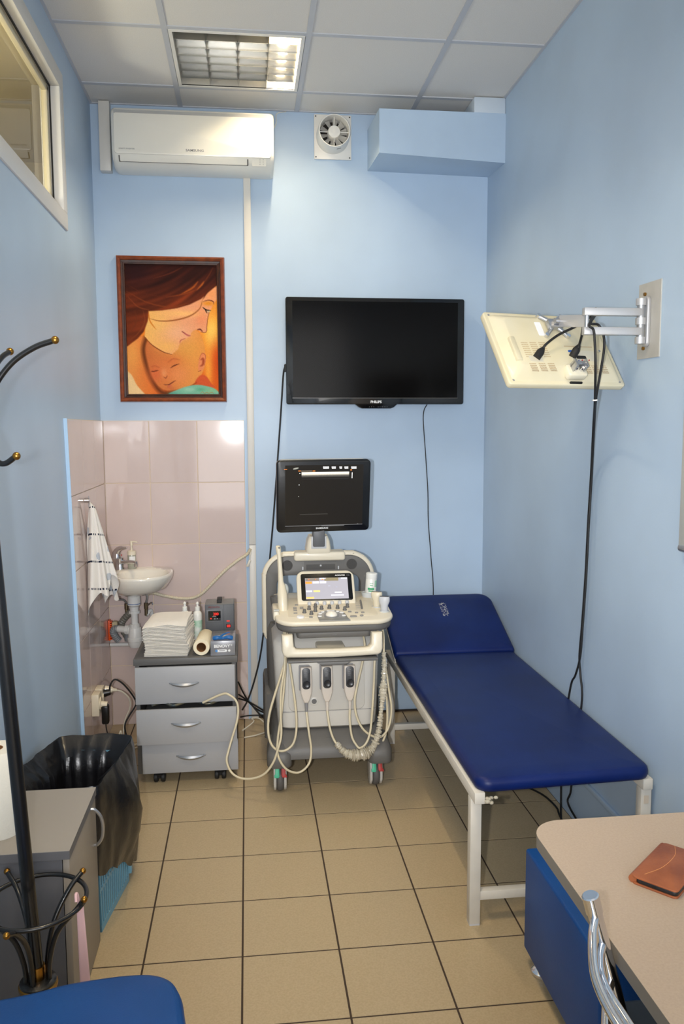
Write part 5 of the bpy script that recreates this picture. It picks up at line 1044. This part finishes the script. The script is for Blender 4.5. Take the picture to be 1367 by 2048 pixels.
b = tube([t0+Vector((-.004, -.008, -.002)), t0+Vector((-.006, 0, .012)), t0+Vector((-.004, .008, .006)), t0+Vector((.0, .006, -.03)), t0+Vector((.002, -.004, -.05))], .004, 8)
for i in range(n_+1):
    f = i/n_; z = t0.z-.012-.36*f; w_ = .0085+.0075*f; c_ = Vector((t0.x+.004+.01*f, t0.y-.004, z))
    rings.append([c_+Vector((math.cos(a)*w_, math.sin(a)*w_*.35-.5*w_*(math.cos(a)**2)*.4, 0)) for a in [k*2*math.pi/14 for k in range(14)]])
ring_loft(rings, bm=b)
obj('shoehorn', b, PINK, label='pink plastic shoehorn hanging from an arm of the coat stand', cat='shoehorn', smooth=60)
# ------------------------------------------------------------------ blue seat near the coat stand
BV = mat('blue_leatherette', (16, 72, 138), .45, bump=.08, bscale=260, rgb2=(14, 65, 127), vscale=4, spec=.25)
st_ = thing('upholstered_stool', 'blue leatherette stool with rounded corners in front of the coat stand', 'stool', (.34, -3.0, 0))
P = [A(x, y, 'Z', .45).xy for x, y in ((60, 1981), (130, 1963), (200, 1951), (260, 1944), (310, 1944), (345, 1957), (362, 1982), (369, 2020))]
P = [(.07, -3.2), (.06, -3.0), (.1, -2.87), (.17, -2.825)]+[(p.x, p.y) for p in P]+[(.64, -3.0), (.635, -3.16), (.58, -3.25), (.45, -3.27), (.2, -3.27), (.11, -3.25)]
P = [tuple(v.xy) for v in cr([(x, y, 0) for x, y in P[::-1]], 4, True)]
obj('seat', prism(P, .36, .452, None, .02), BV, st_, smooth=60)
for x, y in ((.14, -2.9), (.55, -2.88), (.55, -3.18), (.14, -3.18)): obj('leg', cyl((x, y, 0), (x, y, .365), .013, seg=14), CHROME, st_)
# ------------------------------------------------------------------ desk with phone case, ottoman and chair
dk = thing('desk', 'beige laminate desk with rounded corner against the right wall', 'desk', (1.74, -3.45, 0))
DT = mat('beige_desk_laminate', (174, 156, 138), .5, rgb2=(168, 150, 132), vscale=220, bump=.02, bscale=300); DE = mat('grey_edge_band', (122, 116, 108), .5)
P = rrect(RW-.004-1.381, 1.42, (.004, .075, .075, .004), 10, (RW-.004+1.381)/2, -3.48)
obj('edge_band', prism(P, .712, .7395), DE, dk, smooth=40); obj('desktop', prism(P, .7395, .7405), DT, dk, smooth=0)
obj('side_panel', bx(2.055, 2.075, -4.1, -2.9, 0, .712), DE, dk, smooth=0); obj('end_panel', bx(1.5, 2.05, -4.14, -4.12, 0, .712), DE, dk, smooth=0)
cs_ = thing('phone_case', 'brown leather phone wallet lying on the beige desk', 'phone case', (1.58, -3.0, .7405))
LEA = mat('tan_leather', (150, 84, 48), .5, rgb2=(124, 64, 34), vscale=16, bump=.15, bscale=220)
l_ = Vector((1.498, -3.034)); tp = Vector((1.635, -2.912)); ey = (tp-l_).normalized(); ex = Vector((ey.y, -ey.x))
MP = frame((l_.x, l_.y, .7405), (ex.x, ex.y, 0), (ey.x, ey.y, 0)); LL = .17; LW = .088
obj('back_cover', prism(rrect(LW, LL, .009, 4, LW/2, LL/2), 0, .004, MP, .001), LEA, cs_, smooth=40)
obj('phone', prism(rrect(LW-.008, LL-.003, .009, 4, LW/2+.003, LL/2), .004, .0125, MP, .002), mat('phone_black', (26, 26, 29), .35), cs_, smooth=40)
obj('front_cover', prism(rrect(LW, LL, .009, 4, LW/2, LL/2), .0125, .0165, MP, .0015), LEA, cs_, smooth=40)
obj('spine', tube([MP @ Vector((.001, .004, .008)), MP @ Vector((.001, LL-.004, .008))], .0082, 10, 2), LEA, cs_, smooth=60)
STI = mat('stitch_tan', (196, 136, 84), .6)
obj('flap_seam', tube([MP @ Vector(p) for p in ((.018, .02, .0165), (.035, .07, .0165), (.037, .13, .0165), (.024, .167, .0165))], .0006, 5, 4), STI, cs_)
obj('charge_port', prism(rrect(.01, .003, .0014, 3), 0, .0004, frame(MP @ Vector((LW/2, .0012, .008)), MP.col[0].xyz, (0, 0, 1))), BLACK, cs_, smooth=0)
ot = thing('ottoman', 'square blue leatherette ottoman on chrome feet pushed under the desk', 'ottoman', (1.81, -2.48, 0))
obj('upholstery', bx(1.577, 2.045, -2.745, -2.222, .058, .372, .008, 3), BV, ot, smooth=40)
for x in (1.62, 2.0):
    for y in (-2.27, -2.7): obj('foot', lathe([(.03, 0), (.034, .004), (.034, .012), (.026, .02), (.014, .026), (.013, .06)], (x, y, 0), seg=24), CHROME, ot, smooth=40)
ch = thing('chrome_chair', 'chrome tube chair with curved back rods pushed up to the desk', 'chair', (1.5, -3.45, 0))
T0 = Vector((1.331, -3.222, .838)); dwn = Vector((.28, 0, -1))
for yy in (0, -.42):
    o_ = Vector((0, yy, 0)); pts = [T0+o_, T0+o_+dwn*.1, T0+o_+dwn*.25, T0+o_+Vector((.12, 0, -.42)), T0+o_+Vector((.13, 0, -.6)), Vector((1.44, T0.y+yy, .012))]
    pl = obj('back_post', tube(pts, .0125, 12), CHROME, ch, smooth=70); obj('post_cap', cyl(T0+o_+Vector((-.001, 0, .004)), T0+o_+dwn*.03, .0145, seg=16, bev=.002), CHROME, pl)
for z_, bow in ((.035, .06), (.085, .06), (.15, .07), (.2, .07)):
    a_ = T0+dwn*z_; b_ = a_+Vector((0, -.42, 0)); s_ = -.02 if z_ in (.035, .15) else .02
    obj('back_rod', tube([a_, a_.lerp(b_, .12)+Vector((-bow*.45, 0, s_*.3)), a_.lerp(b_, .3)+Vector((-bow*.9, 0, s_)), a_.lerp(b_, .5)+Vector((-bow, 0, s_*1.3)), a_.lerp(b_, .7)+Vector((-bow*.9, 0, s_)), a_.lerp(b_, .88)+Vector((-bow*.45, 0, s_*.3)), b_], .0075, 10), CHROME, ch, smooth=70)
obj('seat', prism(rrect(.42, .62, .06, 6, 1.665, -3.31), .42, .475, None, .014), mat('black_leatherette', (20, 19, 19), .45), ch, smooth=60)
for yy in (-3.24, -3.62): obj('front_leg', cyl((1.82, yy, 0), (1.82, yy, .43), .0115, seg=12), CHROME, ch); obj('seat_rail', cyl((1.45, yy, .415), (1.83, yy, .415), .009, seg=10), CHROME, ch)
# ------------------------------------------------------------------ second monitor on its swivel arm at the right wall
wm = thing('swivel_bracket', 'silver double swivel arm bracket bolted to a grey plate on the right wall', 'bracket', (RW, -1.87, 1.85))
obj('back_plate', prism([(-1.797, 1.85), (-1.797, 2.096), (-1.945, 2.093), (-1.945, 1.848)], -.004, 0, frame((RW, 0, 0), (0, 1, 0), (0, 0, 1))), mat('plate_grey', (182, 180, 174), .55, metal=.0, var=.06, vscale=12), wm, smooth=0)
SA = mat('satin_aluminium', (192, 192, 194), .35, metal=.55)
obj('wall_rail', prism(rrect(.032, .165, .0155, 6, -1.868, 1.968), -.016, -.004, frame((RW, 0, 0), (0, 1, 0), (0, 0, 1)), .003), SA, wm, smooth=50)
obj('pivot', cyl((2.058, -1.87, 1.9), (2.058, -1.87, 2.035), .012, seg=16), STEEL, wm)
for z in (1.906, 1.968, 2.03): obj('knuckle', cyl((2.058, -1.87, z-.011), (2.058, -1.87, z+.011), .0165, seg=18), SA, wm)
for z in (2.0555, 1.8805): obj('bolt', cyl((RW-.016, -1.868, z+.0), (RW-.022, -1.868, z), .006, seg=8), BRASS, wm)
EL = Vector((1.874, -1.87, 0))
for z in (1.997, 1.935): obj('swing_arm', bx(1.862, 2.06, -1.882, -1.858, z-.0125, z+.0125, .002), SA, wm)
obj('elbow_pin', cyl((1.874, -1.87, 1.93), (1.874, -1.87, 2.0), .008, seg=12), STEEL, wm)
mo = thing('tilted_monitor', 'cream flat monitor seen from behind, tilted down on the wall arm', 'monitor', (1.825, -1.7, 1.75))
YW, TL = math.radians(15), math.radians(35)
exm = Vector((math.cos(YW), math.sin(YW), 0)); up_ = Vector((-math.sin(YW)*math.sin(TL), math.cos(YW)*math.sin(TL), math.cos(TL)))
MM = frame((1.822, -1.712, 1.884), exm, up_)                          # local z = rear side, towards the camera
MCR = mat('aged_cream_plastic', (208, 198, 164), .42, rgb2=(212, 204, 178), vscale=5, coat=.1)
mw, mh = .47, .31
obj('front_shell', prism(rrect(mw, mh, .012, 4), -.012, .012, MM, .004), MCR, mo, smooth=50)
obj('screen', prism(rrect(mw-.05, mh-.06, .004, 2, 0, .008), -.0125, -.012, MM), TVS, mo, smooth=0)
t = ring_loft([[MM @ Vector((x, y, z)) for x, y in rrect(w_, h_, r_, 4, 0, cy_)] for w_, h_, r_, cy_, z in ((mw-.03, mh-.03, .012, 0, .012), (mw-.05, mh-.05, .014, .002, .022), (mw-.09, mh-.1, .02, .006, .04), (mw-.1, mh-.112, .02, .006, .042))]); obj('rear_shell', t, MCR, mo, smooth=40)
def mq(x, y): return onp(1040+x/6.214, 620+y/6.214, MM @ Matrix.Translation((0, 0, .042)))
def rearbox(nm, x0, y0, x1, y1, z0, z1, m, r=.002):
    a, c = mq(x0, y0), mq(x1, y1); cx_, cy_ = (a[0]+c[0])/2, (a[1]+c[1])/2
    return obj(nm, prism(rrect(abs(c[0]-a[0]), abs(c[1]-a[1]), r, 2, cx_, cy_), z0, z1, MM), m, mo, smooth=30)
HOLE = mat('vent_dark', (168, 140, 104), .8)
def vents(u0, v0, nx, ny, dx, dy, sl):
    t = NB()
    for i in range(nx):
        for j in range(ny): prism(rrect(.0022, .0042, .001, 2, u0+i*dx, v0-j*dy), .0419, .0424, MM, bm=t)
    o = obj('vent_slots', t, HOLE, mo, smooth=0); o['kind'] = 'stuff'
for x in (10, 118, 228): u, v = mq(x, 405); vents(u, v, 6, 8, .0045, .0085, 0)
for x in (118, 232, 345): u, v = mq(x, 665); vents(u, v, 6, 5, .0045, .0075, 0)
for x in (790, 885, 990): u, v = mq(x, 695); vents(u, v, 6, 5, .0045, .0075, 0)
u, v = mq(545, 450); vents(u, v, 28, 1, .0042, .01, 0)
PANEL = mat('port_panel', (206, 200, 180), .5)
rearbox('port_panel', 600, 500, 960, 640, .042, .0428, PANEL); rearbox('video_port', 585, 505, 640, 528, .0428, .046, mat('blue_port', (60, 96, 160), .5)); rearbox('scart_port', 690, 575, 815, 612, .0428, .046, RUBBER)
for x, c in ((685, (60, 120, 70)), (722, (60, 80, 150)), (765, (170, 50, 50)), (810, (210, 210, 205)), (850, (170, 50, 50))):
    u, v = mq(x, 630); obj('jack', cyl(MM @ Vector((u, v, .0428)), MM @ Vector((u, v, .046)), .0022, seg=8), mat('jack_%d_%d' % c[:2], c, .5), mo)
u, v = mq(965, 527); obj('aerial_jack', cyl(MM @ Vector((u, v, .04)), MM @ Vector((u, v, .05)), .0045, seg=10), CHROME, mo)
rearbox('rating_label', 165, 150, 310, 320, .042, .0426, PRINTW); rearbox('power_inlet', 100, 570, 290, 645, .042, .0428, PANEL)
# raised side bar of the casing and its moulded stand socket
obj('side_grip', prism(rrect(.022, .1, .003, 2, -.185, -.03), .02, .046, MM, .003), MCR, mo, smooth=40)
obj('stand_socket', prism(rrect(.078, .05, .012, 4, .022, -.118), .02, .05, MM, .006), mat('socket_cream', (222, 214, 190), .4), mo, smooth=50)
obj('stand_slot', bx(-.024, .024, -.003, .003, -.003, .003, M=MM @ Matrix.Translation((.026, -.148, .016))), RUBBER, mo, smooth=0)
t = bx(-.024, .024, -.004, .004, 0, .03, .001)
bx(-.024, -.019, -.02, .01, 0, .034, .001, bm=t); bx(.019, .024, -.02, .01, 0, .034, .001, bm=t); t.transform(MM @ Matrix.Translation((.022, -.108, .048))); obj('hinge_bracket', t, STEEL, mo)
for x in (-.011, .011): obj('hinge_screw', cyl(MM @ Vector((.022+x, -.122, .046)), MM @ Vector((.022+x, -.122, .066)), .0062, seg=10), CHROME, mo)
for u, v in ((-.215, .14), (-.215, -.138), (.215, -.138)): obj('case_screw', cyl(MM @ Vector((u, v, .0115)), MM @ Vector((u, v, .0128)), .0045, seg=10), MGREY, mo)
# the bracket's head on the monitor
u, v = mq(395, 215); H0 = MM @ Vector((u, v, .05))
for a in (45, 135, 225, 315):
    d_ = Vector((math.cos(math.radians(a)), math.sin(math.radians(a)), 0)); p0 = Vector((u, v, .052)); p1 = p0+d_*.062; p1.z = .046
    lg = obj('vesa_leg', tube([MM @ p0, MM @ (p0+d_*.035), MM @ p1], .0075, 8), STEEL, wm, smooth=60); obj('vesa_screw', cyl(MM @ (p1+Vector((0, 0, -.005))), MM @ (p1+Vector((0, 0, .009))), .0075, seg=10), CHROME, lg)
obj('vesa_hub', prism(rrect(.058, .036, .006, 3, u, v), .046, .066, MM, .003), STEEL, wm)
E1 = Vector((1.874, -1.87, 1.967)); E2 = MM @ Vector((u+.012, v, .074))
dlink = (E2-E1); Mk = frame(E1, dlink, Vector((0, 0, 1))-dlink*(dlink.z/dlink.length_squared))
obj('tilt_link', bx(0, dlink.length, -.02, .02, -.005, .005, .002, M=Mk), SA, wm); obj('tilt_knuckle', cyl(E2-exm*.022, E2+exm*.022, .01, seg=14), STEEL, wm)
# the monitor's two cables
def rp(x, y, z): u, v = mq(x, y); return MM @ Vector((u, v, z))
for nm, lab, s0, mid, off in (('monitor_power_cable', 'black power cable plugged in farthest from the ports of the cream monitor', (195, 600), [(270, 490), (400, 405), (560, 345), (690, 285), (800, 215)], 0), ('monitor_signal_cable', 'black signal cable plugged in beside the coloured ports of the cream monitor', (640, 590), [(665, 530), (680, 430), (680, 320), (720, 230), (790, 165)], 1)):
    a_ = rp(*s0, .044); r_ = thing(nm, lab, 'cable', a_)
    n0 = (rp(*mid[0], .06)-a_).normalized()
    obj('plug', tube([a_, a_+n0*.018, a_+n0*.034, a_+n0*.048], .012, 10, 3, rf=lambda f, i: .0135 if f < .55 else .0135-.017*(f-.55)), RUBBER, r_, smooth=50)
    pts = [a_+n0*.04]+[rp(x, y, .07+.012*k) for k, (x, y) in enumerate(mid)]
    if off == 0: pts += [A(1178, 650, 'Y', -1.89), A(1186, 660, 'Y', -1.9), A(1189, 690, 'Y', -1.9), A(1190, 740, 'Y', -1.88), A(1189, 800, 'Y', -1.78)]
    else: pts += [A(1180, 645, 'Y', -1.84), A(1196, 650, 'Y', -1.84), A(1206, 670, 'Y', -1.85), A(1207, 700, 'Y', -1.85), A(1199, 750, 'Y', -1.82), A(1191, 800, 'Y', -1.77)]
    X_ = RW-.012-.009*off; dx = 1.6*off
    pts += [A(1186+dx, 850, 'Y', -1.6), A(1181+dx, 950, 'X', X_), A(1175+dx, 1050, 'X', X_), A(1170+dx, 1150, 'X', X_), A(1163+dx, 1250, 'X', X_), A(1158+dx, 1312, 'X', X_)]
    pts += [A(1150, 1350, 'X', X_), A(1140, 1375, 'X', X_), A(1125, 1480, 'X', X_), (2.06, -1.3, .06), (2.02, -1.42, .008), (1.99, -1.6, .006), (2.02, -1.75, .006)] if off else [A(1160, 1350, 'X', X_), A(1163, 1400, 'X', X_), A(1150, 1500, 'X', X_), A(1141, 1580, 'X', X_), A(1141, 1620, 'X', X_), (2.07, -1.85, .006)]
    obj('lead', tube(pts, .0042, 8, 7), RUBBER, r_, smooth=80)
obj('cable_tie', cyl(A(1189, 799, 'Y', -1.78), A(1189, 802, 'Y', -1.78), .0085, seg=10), WHITE, label='small white tie round the two monitor cables', cat='cable tie')
lone('floor_cable', [A(1045, 1570, 'Z', .006), A(1085, 1590, 'Z', .006), A(1112, 1615, 'Z', .006), A(1123, 1640, 'Z', .006), (1.98, -1.85, .006)], 'black cable lying on the floor under the foot end of the couch', m=RUBBER, r=.0042)
# skirting channel on the right wall and the edge of a board
struct('baseboard_right', bx(RW-.012, RW, -2.2, -1.1, .2, .222, .003), WALL)
bd = thing('display_board', 'pale grey wall panel with rounded lower corner at the right wall beyond the desk', 'board', (RW, -2.4, 1.24))
obj('panel', bx(RW-.022, RW, -2.75, -2.138, 1.262, 1.9, .006), mat('board_grey', (190, 190, 184), .4), bd); obj('lower_rail', cyl((RW-.014, -2.75, 1.258), (RW-.014, -2.142, 1.258), .013, seg=14, bev=.004), STEEL, bd)
